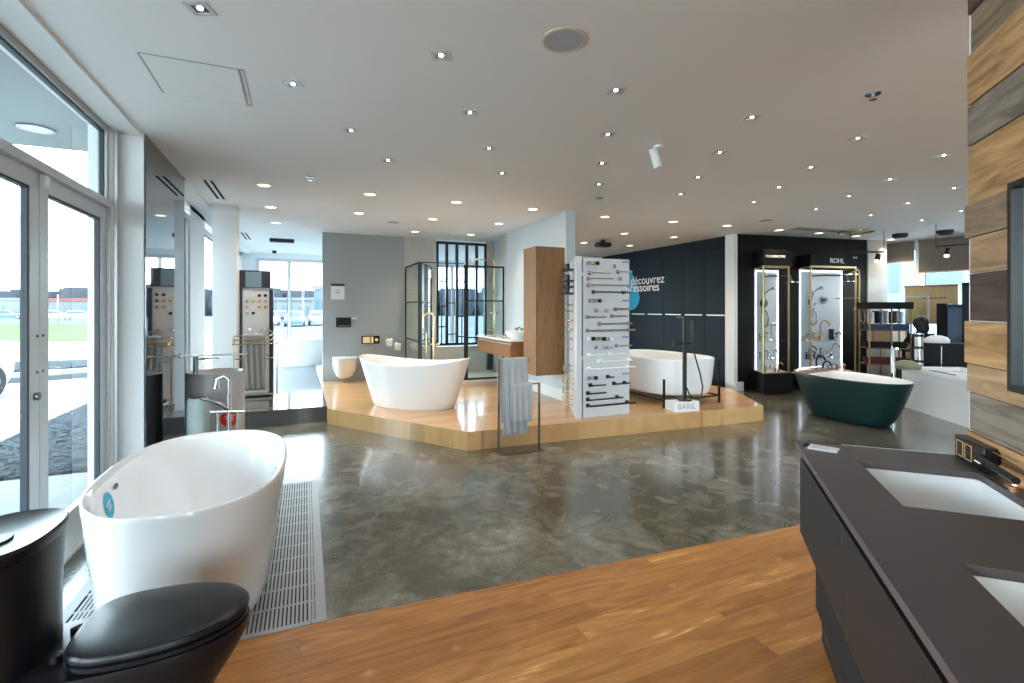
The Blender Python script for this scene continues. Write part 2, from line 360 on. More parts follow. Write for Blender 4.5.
# double glazed doors, left
def door(name, y0, y1, lock):
    x0, x1 = XL - .075, XL - .035
    f = MB().box(x0, x1, y0, y0 + .10, .025, 2.26).box(x0, x1, y1 - .10, y1, .025, 2.26).box(x0, x1, y0 + .10, y1 - .10, 2.165, 2.26).box(x0, x1, y0 + .10, y1 - .10, .02, .22)
    o = struct(name, f, 'aluminium'); obj('glass_pane', MB().box(x0 + .016, x0 + .024, y0 + .10, y1 - .10, .22, 2.165), 'pane', o)
    g = MB().box(x0 + .005, x1 - .005, y0 + .10, y0 + .113, .22, 2.165).box(x0 + .005, x1 - .005, y1 - .118, y1 - .10, .22, 2.165).box(x0 + .005, x1 - .005, y0 + .10, y1 - .10, 2.15, 2.165)
    obj('gasket', g, 'dark_gasket', o)
    h = MB()
    if lock: h.disc((x1, y1 - .05, 1.02), (1, 0, 0), .022, .02)
    for z in (1.15, 1.35): h.disc((x1, (y1 - .03) if lock else (y0 + .03), z), (1, 0, 0), .008, .006, 10)
    obj('door_lock' if lock else 'door_bolt', h, 'steel_dark', o)
door('door_1', 2.47, 3.555, True); door('door_2', 3.565, 4.575, False); door('door_3', 1.38, 2.46, False)
struct('trim_3', MB().box(XL - .12, XL - .005, .25, 4.60, 2.262, 2.284).box(XL - .12, XL - .01, 4.577, 4.599, .03, 2.26).box(XL + .001, XL + .022, 4.615, 4.64, 0, 2.85).box(XL + .001, XL + .012, 4.66, 4.688, 0, 2.85), 'aluminium')
struct('trim_4', MB().box(XL - .13, XL + .03, .25, 4.60, 0, .018).box(XL - .11, XL + .01, .25, 4.599, .018, .024), 'aluminium')
se = thing('door_sensor', 'small white sensor box at the top where the glazed doors meet', 'sensor', (XL - .015, 3.56, 2.165))
obj('housing', MB().box(-.015, .015, -.02, .03, .0, .085), 'white_board', se, .005); obj('lens', MB().sphere((.015, 0, .02), .01, 10), 'paper', se)

# dark reflective wall panel
tag(obj('mirror_panel', MB().box(XC, XC + .012, 4.71, 6.11, .0, CEIL - .001), 'dark_mirror'), 'tall dark reflective glass wall panel beside the white column', 'wall panel')

# tile platform
struct('floor_tiled_platform', MB().box(-1.28, .33, 7.0, YB, 0, PLAT), 'tile_dark')
# oak platform
PA, PB, PC = (.335, 6.82), (1.62, 4.94), (5.71, 4.70)
struct('floor_oak_platform', MB().prism([PA, PB, PC, (6.45, 5.9), (6.45, 9.38), (.335, 9.38)], 0.0005, PLAT), 'oak_platform')

# grey wall with wall toilet
YG = 9.42
struct('wall_grey', MB().box(.37, 1.83, YG, YG + .15, 0, CEIL), 'wall_grey')
struct('wall_stone', MB().box(1.83, 2.45, YG, YG + .15, 0, CEIL).box(2.45, 3.70, YG, YG + .15, 0, zz(347, 9.6)).box(onY(487, YG)[0], 3.70, YG, YG + .15, 0, CEIL).prism([(3.42, 8.15), (3.57, 8.15), (3.81, 9.57), (3.655, 9.42)], 0, CEIL), 'stone_tile')
struct('wall_partition', MB().box(3.42, 3.57, 6.0, 8.149, 0, CEIL), 'wall_bluegrey')
struct('baseboard_partition', MB().box(3.40, 3.42, 6.0, 8.14, PLAT, PLAT + .16).box(3.40, 3.59, 5.985, 6.0, PLAT, PLAT + .16), 'wall_white')
struct('wall_far', MB().box(5.8, 7.4, 11.0, 11.15, 0, CEIL).box(5.7, 5.8, 11.0, YB, 0, CEIL), 'wall_white')

# ceiling hatch
q = [gp(141, 53, CEIL), gp(243, 67, CEIL)]
h = thing('ceiling_hatch', 'white flush access hatch with thin dark joint in the ceiling above the doors', 'hatch', (-.55, 3.48, CEIL))
obj('panel', MB().box(-.24, .22, -.26, .26, -.006, .0), 'ceiling_white', h)
obj('joint', MB().box(-.255, -.245, -.26, .26, -.003, 0).box(.225, .232, -.26, .26, -.003, 0).box(.25, .254, -.27, .27, -.003, 0).box(-.25, .25, .265, .270, -.003, 0).box(-.25, .25, -.27, -.265, -.003, 0), 'grey_print', h)

# ------------------------------------------------------------------ ceiling fixtures
def proto_square():
    t = thing('recessed_spotlight', 'x', 'spotlight', (0, 0, CEIL))
    w = .052
    fr = MB().box(-w, w, -w, -.033, -.006, 0).box(-w, w, .033, w, -.006, 0).box(-w, -.033, -.033, .033, -.006, 0).box(.033, w, -.033, .033, -.006, 0)
    obj('trim', fr, 'aluminium', t); obj('baffle', MB().lathe([(.046, -.0035), (.024, -.001)], seg=16, cap0=False), 'steel_dark', t)
    obj('lamp', MB().lathe([(.012, -.006), (.014, -.001)], seg=16), 'lamp_glow', t)
    return t
def proto_round():
    t = thing('recessed_downlight', 'x', 'downlight', (0, 0, CEIL))
    obj('trim', MB().lathe([(.085, 0), (.088, -.006), (.068, -.008), (.062, -.002)], seg=24, cap0=False, cap1=False), 'ceiling_white', t)
    obj('lamp', MB().lathe([(.062, -.004), (.062, -.001)], seg=20), 'lamp_warm', t)
    return t
SQ = [[(200, 8), (293, 84), (351, 130), (388, 160)], [(441, 55), (470, 112), (489, 148), (502, 173)],
      [(616, 90), (608, 134), (602, 163), (599, 184)], [(752, 117), (720, 152), (698, 177), (681, 194)],
      [(858, 138), (811, 167), (779, 187), (754, 202)], [(944, 155), (890, 179), (849, 196), (816, 209)], [(954, 188), (908, 203), (871, 215)], [(961, 211), (922, 220)]]
rowname = ['starting above the glazed doors', 'over the open floor', 'just right of the round speaker', 'right of the white cylinder lamp', 'ahead of the largest sprinkler', 'beside the wood wall', 'toward the green tub', 'toward the roller blinds']
order = ['nearest', 'second', 'third', 'fourth']
sqp, rdp = proto_square(), proto_round()
LIGHTS = []
first = True
for r, row in enumerate(SQ):
    for i, (a, b) in enumerate(row):
        o = sqp if first else copy_tree(sqp); first = False
        p = gp(a, b, CEIL); o.location = p; o.rotation_euler.z = -.37
        o['label'] = '%s square spotlight in the ceiling row %s' % (order[i], rowname[r]); o['group'] = 'square recessed spotlights in the ceiling'
        LIGHTS.append((o, .5))
RD = [(264, 185, 'above the brass towel rack, nearest of its row'), (271, 207, 'above the sample stand, second of its row'), (276, 222.5, 'farthest back over the tiled platform'), (370, 194, 'before the grey wall, nearer of two'),
      (359, 213, 'before the grey wall, farther of two'), (456.5, 202, 'over the white tub on the oak platform, nearest'), (433, 219, 'over the white tub on the oak platform, middle'), (415, 231.5, 'close to the stone tiled wall'),
      (533, 209, 'beside the partition, nearest'), (499, 223.5, 'beside the partition, farther'), (471, 234.5, 'inside the shower'), (605, 216.6, 'just right of the partition end'), (673, 221.6, 'over the tub on black legs'),
      (727, 225.5, 'above the white pilaster'), (779, 230, 'over the first lit display case'), (819, 233, 'over the gap between the lit display cases'), (856, 236, 'over the second lit display case'), (891, 239.6, 'over the stone pillar'),
      (624.5, 233.4, 'before the navy cabinets, second row, nearest'), (674, 237, 'before the navy cabinets, second row, farther right'), (630, 245.5, 'deep before the navy cabinets'), (584, 242.7, 'behind the partition end')]
for i, (a, b, w) in enumerate(RD):
    o = rdp if i == 0 else copy_tree(rdp); o.location = gp(a, b, CEIL)
    if o.location.y > 13: o.location = Vector((o.location.x, 12.8, CEIL))
    o['label'] = 'round warm recessed downlight ' + w; o['group'] = 'round recessed downlights in the ceiling'
    LIGHTS.append((o, 1.))
for o, k in LIGHTS:
    L = bpy.data.lights.new('lamp_light', 'SPOT'); L.energy = (9 if k < 1 else 22); L.color = (1, .90, .78) if k < 1 else (1, .79, .54); L.spot_size = 1.9; L.spot_blend = .9; L.shadow_soft_size = .05
    l = bpy.data.objects.new('lamp_light', L); col.objects.link(l); l.parent = o; l.location = (0, 0, -.02)
def disc_fix(name, label, px, py, r, ring, inner, cat='speaker'):
    t = thing(name, label, cat, gp(px, py, CEIL))
    obj('rim', MB().lathe([(r * 1.12, 0), (r * 1.12, -.006), (r * .98, -.008), (r * .98, -.001)], seg=40, cap0=False, cap1=False), ring, t)
    obj('grille', MB().lathe([(r, -.006), (r, -.001)], seg=40), inner, t)
disc_fix('ceiling_speaker', 'large round ceiling speaker with cream rim and grey grille', 564, 40, .105, 'cream_ring', 'speaker_grille')
disc_fix('ceiling_speaker', 'small pale round ceiling speaker before the grey wall', 393, 222, .10, 'ceiling_white', 'speaker_grille')
disc_fix('ceiling_diffuser', 'round pale ceiling air diffuser right of centre', 766, 220, .10, 'ceiling_white', 'grey_print', 'diffuser')
for px, py, w in ((310, 177, 'over the open floor left of centre'), (873, 94, 'near the wood-clad wall, largest in view'), (570 + 29, 198, 'behind the third spotlight row')):
    t = thing('sprinkler', 'small ceiling sprinkler head ' + w, 'sprinkler', gp(px, py, CEIL), 0, 'ceiling sprinklers')
    obj('escutcheon', MB().lathe([(.045, 0), (.042, -.006)], seg=20), 'steel_dark', t)
    obj('head', MB().lathe([(.010, 0), (.010, -.03), (.022, -.032), (.022, -.036)], seg=14), 'chrome', t)
# slot diffusers
for (a, b), w in (((215, 190), 'nearer dark twin slot air vent beside the white pillar'), ((246, 236), 'farther dark twin slot air vent above the sample stand')):
    p = gp(a, b, CEIL); t = thing('slot_vent', w, 'vent', p, 0, 'slot vents along the window side')
    obj('frame', MB().box(-.07, .07, -.5, .5, -.004, 0), 'ceiling_white', t)
    obj('slot', MB().box(-.045, -.018, -.48, .48, -.007, -.0041), 'groove_black', t); obj('slot', MB().box(.018, .045, -.48, .48, -.007, -.0041), 'groove_black', t)
# cylinder spotlight
p = gp(658, 146, CEIL); t = thing('cylinder_spotlight', 'white tilted cylinder spotlight hanging from the ceiling', 'spotlight', p)
obj('base', MB().lathe([(.04, 0), (.04, -.02)], seg=20), 'wall_white', t); obj('arm', MB().tube([(0, 0, -.02), (-.02, 0, -.05)], .008, 8), 'wall_white', t)
obj('body', MB().tube([(-.055, 0, -.035), (-.015, -.02, -.19)], .036, 20), 'wall_white', t)
p = gp(603, 240, CEIL); t = thing('ceiling_projector', 'black box hanging from the ceiling behind the partition end', 'projector', p)
obj('bracket', MB().box(-.03, .03, -.03, .03, -.05, 0), 'black_metal', t); obj('body', MB().box(-.14, .14, -.1, .1, -.14, -.05), 'black_metal', t, .02)
p = gp(282, 239, CEIL); t = thing('surface_light', 'black rectangular surface ceiling fitting over the tiled platform', 'fixture', Vector((p.x, p.y, CEIL)))
obj('body', MB().box(-.22, .22, -.06, .06, -.07, 0), 'black_metal', t, .005)
p = gp(275, 253, CEIL); t = thing('camera_dome', 'tiny dark security camera on the ceiling near the back windows', 'camera', (-.55, 12.7, CEIL)); obj('dome', MB().sphere((0, 0, -.04), .05, 12), 'black_metal', t); obj('base', MB().lathe([(.06, 0), (.06, -.02)]), 'wall_white', t)
p = gp(846, 236, CEIL); t = thing('ceiling_grille', 'long dark ceiling air grille before the second display case', 'vent', Vector((8.4, 5.7, CEIL)), -.1)
fr = MB().box(-.7, .7, -.12, .12, -.004, 0); obj('frame', fr, 'aluminium', t); obj('louver', MB().box(-.66, .66, -.09, -.05, -.008, -.004).box(-.66, .66, -.02, .02, -.008, -.004).box(-.66, .66, .05, .09, -.008, -.004), 'grey_print', t)
t = thing('ring_light_pattern', 'thin brass ring imitating warm reflected light flat under the ceiling by the second display case', 'lamp', Vector((9.05, 5.55, CEIL)))
obj('ring', MB().tube(arc((0, 0, -.012), .27, 0, 2 * PI, 40, 'xy')[:-1], .012, 8, True), 'brass', t)  # brass ring stands in for a warm pattern of reflected light on the ceiling
# ------------------------------------------------------------------ tubs
def tub(name, label, loc, rz, L, W, H, bs=(.80, .80), shift=0., up=0., e=2.3, th=.02, outer='tub_white', inner='tub_white', depth=None, pw=1.0, eb=None, foot=0., drain=True):
    t = thing(name, label, 'bathtub', loc, rz); N = 72
    a, b = L / 2, W / 2; z0 = foot
    def zr(x): return H + up * (abs(x) / a) ** 2.2
    def ring(k, inset=0., zlow=None, dz=0):
        # k 0..1 from base to rim
        s = k ** pw; sa = bs[0] + (1 - bs[0]) * s; sb = bs[1] + (1 - bs[1]) * s; ee = (eb or e) + (e - (eb or e)) * s
        out = []
        for x, y, _ in sup(a, b, ee, N):
            X, Y = x * sa, y * sb
            r = math.hypot(X, Y); f = (r - inset) / r
            zt = zr(x); z = z0 + (zt - z0) * k if zlow is None else zlow + (zt - zlow) * k
            out.append((X * f + shift * (1 - s), Y * f, z + dz))
        return out
    rings = [ring(k) for k in (0, .03, .12, .25, .4, .55, .7, .85, .95, .985)]
    rings[0] = [(x * .985, y * .985, z) for x, y, z in rings[0]]
    rings.append(ring(1, th * .12, dz=.0)); rings.append(ring(1, th * .5, dz=.004)); 
    obj('outer_shell', MB().loft(rings, True, False), outer, t)
    zl = z0 + .12 if depth is None else H - depth
    inn = [ring(1, th * .5, dz=.004), ring(1, th * .9, dz=-.001)]
    for k in (.95, .85, .7, .5, .3, .15, .05): inn.append(ring(k, th * 1.3 + .03 * (1 - k), zl))
    last = ring(0, th * 1.3 + .05, zl); inn.append([(x * .93, y * .93, zl) for x, y, z in last]); inn.append([(x * .5, y * .5, zl - .004) for x, y, z in last])
    obj('basin', MB().loft(inn, False, True), inner, t)
    if drain: obj('drain', MB().lathe([(.035, zl - .003), (.035, zl + .004), (.02, zl + .006)], (0, 0, 0), 20), 'chrome', t)
    return t
# 1 front left
t1 = tub('freestanding_bathtub', 'glossy white oval bathtub standing on the floor grate by the glazed doors', (-.515, 3.235, .006), PI / 2, 1.56, .89, .625, (.82, .80), -.08, .0, 2.5, .028, pw=.9)
from mathutils.bvhtree import BVHTree
def bvh_of(o):
    bpy.context.view_layer.update(); Mw = o.matrix_world
    return BVHTree.FromPolygons([Mw @ v.co for v in o.data.vertices], [tuple(p.vertices) for p in o.data.polygons])
def pix_ray(px, py):
    l, v = (px - 512) / FPX, (HOR - py) / FPX
    return Vector((l * cs + sn, cs - l * sn, v)).normalized()
def decal(name, target, parent, px, py, rx, ry, m, tilt=0., off=.0018, hitn=None, centre=(0, 0)):
    '''thin round sheet that follows the surface of target where that pixel meets it'''
    bv = bvh_of(target); O = Vector((0, 0, CAMH))
    if hitn is None:
        h, n, _, _ = bv.ray_cast(O, pix_ray(px, py))
        if n.dot(O - h) < 0: n = -n
    else: h, n = hitn
    u = Vector((0, 0, 1)).cross(n).normalized(); w = n.cross(u); u, w = u * math.cos(tilt) + w * math.sin(tilt), w * math.cos(tilt) - u * math.sin(tilt)
    rings = []
    for k in (.02, .35, .7, 1.0):
        rg = []
        for i in range(32):
            a = 2 * PI * i / 32; p = h + u * (centre[0] + rx * k * math.cos(a)) + w * (centre[1] + ry * k * math.sin(a))
            q, _, _, _ = bv.ray_cast(p + n * .08, -n)
            rg.append((q if q is not None else p) + n * off)
        rings.append(rg)
    inv = parent.matrix_world.inverted(); R3 = inv.to_3x3()
    vs = [[tuple(inv @ p) for p in rg] for rg in rings]
    return obj(name, MB().loft(vs), m, parent), (h, n)
def kid(t, nm): return [c for c in t.children if c.name.split('.')[0] == nm][0]
bas = kid(t1, 'basin')
o, hn = decal('round_sticker', bas, t1, 108.5, 505, .066, .066, 'blue_sticker')
for k, (hw, cy_) in enumerate(((.038, .010), (.028, -.008), (.032, -.022))): decal('sticker_lettering', bas, o, 0, 0, hw, .006 if k == 0 else .003, 'white_print', .25, .0032, hn, (0, cy_))
decal('overflow', bas, t1, 115, 486.5, .036, .014, 'black_metal', .0, .004)
# 2 on platform
t2 = tub('freestanding_bathtub', 'white double-slipper bathtub in the middle of the oak platform', (1.41, 6.60, PLAT), math.radians(-42), 1.62, .80, .575, (.72, .74), 0, .085, 2.15, .022, pw=.95)
obj('overflow', MB().disc((-.70, .0, .44), (1, 0, .3), .035, .012), 'dull_brass', t2)
# 3 on black legs
t3 = tub('footed_bathtub', 'white oval bathtub held up by slim black legs on the oak platform', (4.92, 5.90, PLAT), PI / 2 + .02, 1.72, 1.10, .62, (.90, .90), 0, .0, 3.0, .022, 'tub_white_satin', 'tub_white_satin', .42, foot=.13, pw=.5)
for dx, dy in ((-.80, -.41), (-.80, .57), (.80, -.41), (.80, .57)):
    lg = MB().bar((dx, dy, 0), (dx, dy, .60 if dy < 0 else .38), .028, .02)
    obj('leg', lg, 'black_metal', t3)
obj('support_frame', MB().bar((-.80, -.43, .10), (-.80, .55, .10), .02).bar((.80, -.43, .10), (.80, .55, .10), .02).bar((-.8, -.43, .1), (.8, -.43, .1), .02).bar((-.8, .55, .1), (.8, .55, .1), .02), 'black_metal', t3)
# 4 green
t4 = tub('freestanding_bathtub', 'dark green oval bathtub with white inside on the concrete floor', (6.85, 4.30, 0), math.radians(80), 1.58, .88, .59, (.62, .60), 0, .0, 2.2, .022, 'tub_green', 'tub_white', pw=.62)
tr = thing('bath_tray', 'brown wooden bath tray lying across the green bathtub', 'tray', (6.80, 4.75, .598), math.radians(8))
obj('board', MB().box(-.46, .40, -.09, .09, 0, .018), 'tray_wood', tr, .006); obj('rail', MB().tube([(-.3, .07, .018), (-.3, .07, .05), (.3, .07, .05), (.3, .07, .018)], .006, 8), 'chrome', tr)
# 5 back tub by the windows
tub('freestanding_bathtub', 'white bathtub on the tiled platform before the back windows', (-.05, 12.35, PLAT), .05, 1.7, .8, .60, (.78, .78), 0, .04, 2.2, .022, 'tub_white_satin', 'tub_white_satin')

# long white low tub / deck at right
d0, d1 = gp(960, 425, 0), gp(905, 407, 0); dv = (d1 - d0).normalized(); ang = math.atan2(dv.y, dv.x)
t = thing('builtin_bathtub', 'long white boxed-in bathtub behind the green tub', 'bathtub', d0 - dv * .35, ang)
Lb = 1.62
obj('apron', MB().box(0, Lb, -.80, 0, 0, .56), 'tub_white_satin', t)
rimm = MB().box(-.01, Lb + .01, -.10, .015, .56, .62).box(-.01, Lb + .01, -.82, -.72, .56, .62).box(-.01, .12, -.72, -.10, .56, .62).box(Lb - .12, Lb + .01, -.72, -.10, .56, .62)
obj('rim', rimm, 'tub_white_satin', t, .008); obj('ledge_strip', MB().box(.55, 1.0, -.08, -.02, .621, .63), 'tray_wood', t)
tcl = obj('folded_cloth', MB().loft([sup(.17, .12, 4, 24, 0, 0, 0), sup(.175, .125, 4, 24, 0, 0, .05), sup(.13, .09, 4, 24, 0, 0, .1), sup(.09, .05, 3, 24, 0, 0, .12)]), 'sage_cloth', None, loc=gp(905, 369, .632) + Vector((.05, .0, 0)), rz=ang)
tag(tcl, 'sage green folded cloth on the rim of the boxed-in bathtub', 'cloth')

# ------------------------------------------------------------------ floor grate
g = thing('floor_grate', 'long metal slatted floor heating grate under the front bathtub', 'floor grate', (-.47, 3.57, 0), math.radians(-.6))
x0, x1, y0, y1 = -.60, .60, -1.05, 1.05
obj('frame', MB().box(x0, x0 + .05, y0, y1, 0, .006).box(x1 - .05, x1, y0, y1, 0, .006).box(x0 + .05, x1 - .05, y0, y0 + .03, 0, .006).box(x0 + .05, x1 - .05, y1 - .03, y1, 0, .006), 'grate_metal', g)
obj('tray', MB().box(x0 + .05, x1 - .05, y0 + .03, y1 - .03, .0015, .0025), 'groove_black', g)
sl = MB(); xx = x0 + .062
while xx < x1 - .06:
    sl.box(xx, xx + .0115, y0 + .03, y1 - .03, .0025, .0055); xx += .0185
for k in range(1, 12):
    y = y0 + .03 + (y1 - y0 - .06) * k / 12; sl.box(x0 + .05, x1 - .05, y - .006, y + .006, .0025, .0058)
sl.box(x1 - .075, x1 - .068, y0, y1, .0025, .006)
obj('slats', sl, 'grate_metal', g)

# ------------------------------------------------------------------ black toilet, front left
t = thing('toilet', 'glossy black one-piece toilet with closed lid in the bottom left corner', 'toilet', (-.96, 2.02, 0), -.05)
bd = MB(); rr = []
for z, cx, a, b, e in ((0, .36, .30, .13, 2.8), (.03, .36, .30, .13, 2.8), (.12, .37, .29, .125, 2.6), (.22, .385, .31, .14, 2.4), (.32, .41, .35, .175, 2.3), (.39, .425, .37, .188, 2.2), (.415, .43, .365, .185, 2.2), (.42, .43, .34, .16, 2.2)):
    rr.append(sup(a, b, e, 56, cx, 0, z))
bd.loft(rr); obj('bowl', bd, 'black_matte', t)
def egg(L_, W_, cx, z, back=.0, n=64):
    out = []
    for i in range(n):
        a = 2 * PI * i / n; c, s_ = math.cos(a), math.sin(a)
        if c >= 0: x = L_ * .62 * c ** .95; y = W_ * math.copysign(abs(s_) ** .95, s_)
        else: x = -L_ * .38 * abs(c) ** .5; y = W_ * math.copysign(abs(s_) ** .5, s_) * (1 - .10 * abs(c))
        out.append((cx + x, y, z))
    return out
obj('seat', MB().loft([egg(.478, .182, .49, .420), egg(.485, .186, .49, .424), egg(.485, .186, .49, .436), egg(.47, .178, .49, .441)]), 'black_matte', t)
obj('lid', MB().loft([egg(.480, .184, .49, .443), egg(.490, .190, .49, .450), egg(.490, .190, .49, .462), egg(.478, .184, .49, .470), egg(.44, .165, .49, .4745), egg(.2, .08, .49, .476)]), 'black_matte', t)
for s_ in (-.07, .07): obj('hinge', MB().lathe([(.018, .42), (.018, .44), (.010, .445)], (.275, s_, 0), 16), 'black_metal', t)
tk = []
for z, a, b, cx in ((.10, .13, .14, .12), (.30, .13, .15, .12), (.42, .125, .165, .115), (.58, .125, .18, .11), (.71, .13, .192, .11), (.765, .133, .197, .11)):
    tk.append(sup(a, b, 2.6, 56, cx, 0, z))
obj('tank', MB().loft(tk), 'black_matte', t)
ld = [sup(.134, .198, 2.6, 56, .11, 0, .768), sup(.138, .203, 2.6, 56, .11, 0, .775), sup(.140, .205, 2.6, 56, .11, 0, .797), sup(.134, .198, 2.6, 56, .11, 0, .806), sup(.115, .175, 2.5, 56, .11, 0, .800), sup(.05, .09, 2.2, 56, .11, 0, .785)]
lo = obj('tank_lid', MB().loft(ld), 'black_matte', t); obj('flush_button', MB().loft([sup(.028, .045, 2, 28, .11, -.0, .785), sup(.026, .043, 2, 28, .11, 0, .791)]), 'black_metal', lo)

# ------------------------------------------------------------------ black vanity, right
VO = Vector((2.17, 1.61, 0)); v = thing('double_vanity', 'long black double vanity with taupe countertop in front of the wood wall', 'vanity', VO, -PI / 4)
ct, cb = .87, .845
cx0, cx1, cy0, cy1 = 0.0, .635, -2.35, 0.0
s1, s2 = (-.755, -.26), (-1.63, -1.135); sx0, sx1 = .19, .575
top = MB()
for a, b in ((cy1, s1[1]), (s1[0], s2[1]), (s2[0], cy0)): top.box(cx0, cx1, b, a, cb, ct)
for s_ in (s1, s2): top.box(cx0, sx0, s_[0], s_[1], cb, ct).box(sx1, cx1, s_[0], s_[1], cb, ct)
obj('countertop', top, 'counter_taupe', v)
for s_ in (s1, s2):
    w_ = .02; r = []
    for k, (ins, z) in enumerate(((-.012, cb - .0005), (-.004, cb - .001), (.008, cb - .02), (.018, cb - .08), (.035, cb - .125), (.09, cb - .135))):
        r.append(sup((sx1 - sx0) / 2 - ins, (s_[1] - s_[0]) / 2 - ins, 9, 64, (sx0 + sx1) / 2, (s_[0] + s_[1]) / 2, z))
    sk = obj('sink', MB().loft(r, False, True), 'ceramic', v)
    obj('drain', MB().lathe([(.03, cb - .134), (.03, cb - .130), (.02, cb - .128)], ((sx0 + sx1) / 2, (s_[0] + s_[1]) / 2, 0), 20), 'copper', sk)
for k in range(3):
    a = -.03 - k * .77; b = max(cy0 + .01, a - .765)
    obj('drawer', MB().box(.015, .035, b, a - .0, .455, .80), 'vanity_black', v, .0015)
obj('recess_rail', MB().box(.05, .06, cy0, -.03, .80, cb), 'groove_black', v)
obj('carcass', MB().box(.036, cx1 - .01, cy0, -.031, .46, .68).box(.036, .055, cy0, -.031, .68, .80).box(.055, cx1 - .01, -.05, -.031, .68, cb - .001), 'vanity_black', v)
obj('lower_panel', MB().box(.07, .09, cy0, -.08, .14, .455), 'groove_black', v); obj('base', MB().box(.09, cx1 - .02, cy0, -.1, .0, .455), 'vanity_black', v)
cd = thing('label_card', 'small white printed card in a clear holder at the counter tip', 'card', VO + Matrix.Rotation(-PI / 4, 3, 'Z') @ Vector((.075, -.10, ct)), -PI / 4 - .35)
obj('holder', MB().box(-.06, .085, -.055, .05, 0, .003), 'shelf_glass', cd); obj('card', MB().box(-.035, .078, -.045, .042, .003, .005), 'paper', cd)
lp = MB()
for k in range(3): lp.box(-.02, .045, -.02 + k * .016, -.016 + k * .016, .005, .0055)
obj('printed_line', lp, 'grey_print', cd)
# wood wall frame
R45 = Matrix.Rotation(-PI / 4, 3, 'Z')
def vl(x, y, z): return VO + R45 @ Vector((x, y, 0)) + Vector((0, 0, z))
wwy = -.005
ww = MB().box(.655, .80, -3.4, wwy + .012, 0, CEIL)
struct('wall_wood_clad', ww, 'wall_white', None, loc=VO, rz=-PI / 4)
bz = [.0, .42, .86, .985, 1.15, 1.27, 1.45, 1.65, 1.80, 1.94, 2.19, 2.36, 2.57, 2.75, CEIL]
bm_ = ['board_grey', 'board_tan', 'board_orange', 'board_grey', 'board_tan', 'board_orange', 'board_dark', 'board_tan', 'board_brown', 'board_orange', 'board_grey', 'board_orange', 'board_brown', 'board_dark']
bm_[3] = 'board_grey'
yo = [.0, .0, -.008, -.004, .004, .012, -.006, -.022, .010, .006, 0, -.012, -.014, -.002]
for i in range(14):
    th_ = .648 - .006 * (i * 7 % 3)
    bb = obj('cladding_board', MB().box(th_, .655, -3.4, wwy - .005 + yo[i], bz[i] + .0015, bz[i + 1] - .0015), bm_[i], None, .002, loc=VO, rz=-PI / 4)
    bb['kind'] = 'structure'; bb.name = 'trim_%d' % (10 + i)
# mirror on wood wall
def plane_x(px, X):   # vanity-frame plane local x = X
    t_ = (px - 512) / FPX; d3 = Vector((t_ * cs + sn, cs - t_ * sn, 0)); n3 = R45 @ Vector((1, 0, 0)); k = (VO + n3 * X).dot(n3) / d3.dot(n3); P = d3 * k
    return (R45.transposed() @ (P - VO)).y, k
my, md = plane_x(1018, .64)
mr_ = thing('framed_mirror', 'tall black-framed mirror hanging on the reclaimed wood wall', 'mirror', vl(.64, my, zz(391, md)), -PI / 4)
hm = (391 - 183) / FPX * md; wm = .6
obj('frame', MB().box(-.03, 0, -.022, 0, 0, hm).box(-.03, 0, -wm, -wm + .022, 0, hm).box(-.03, 0, -wm + .022, -.022, 0, .022).box(-.03, 0, -wm + .022, -.022, hm - .022, hm), 'black_metal', mr_)
obj('mirror_glass', MB().box(-.012, -.002, -wm + .022, -.022, .022, hm - .022), 'mirror', mr_)
# small black sample box with gold outlines
bx = thing('sample_box', 'small black box with gold outlined squares standing at the wall end of the counter', 'box', vl(.612, -.035, ct), -PI / 4)
obj('box', MB().box(-.022, .022, -.235, .0, .0, .098), 'black_matte', bx, .003)
gl = MB()
for y in (-.045, -.115):
    gl.box(-.0235, -.022, y - .028, y + .028, .018, .021).box(-.0235, -.022, y - .028, y + .028, .078, .081).box(-.0235, -.022, y - .028, y - .0255, .021, .078).box(-.0235, -.022, y + .0255, y + .028, .021, .078)
obj('gold_outline', gl, 'sample_gold', bx); obj('white_stripe', MB().box(-.0235, -.022, -.21, -.165, .03, .036), 'white_print', bx)
fx = thing('wall_faucet', 'black wall spout jutting from the wood wall beside the small black box', 'faucet', vl(.641, -.255, ct + .062), -PI / 4)
obj('spout', MB().tube([(0, 0, 0), (-.045, -.005, 0), (-.065, -.03, 0), (-.075, -.10, 0), (-.085, -.30, 0)], .0125, 12), 'black_metal', fx); obj('wall_plate', MB().disc((0, 0, 0), (-1, 0, 0), .03, .008), 'black_metal', fx)
obj('lever', MB().tube([(-.0, .04, .028), (-.03, -.02, .028), (-.05, -.30, .026)], .0035, 8), 'copper', fx)
rg = thing('copper_overflow_ring', 'copper ring lying on the counter edge behind the sink', 'ring', vl(.61, -.42, ct)); obj('ring', MB().lathe([(.024, 0), (.024, .008), (.014, .010), (.012, .002)], seg=24), 'copper', rg)
# white ledge behind the counter end
tag(obj('white_ledge', MB().box(.22, .64, .02, .16, .72, .835), 'wall_white', None, loc=VO + Vector((.0, .0, 0)), rz=-PI / 4), 'white narrow ledge just behind the far end of the counter', 'ledge')

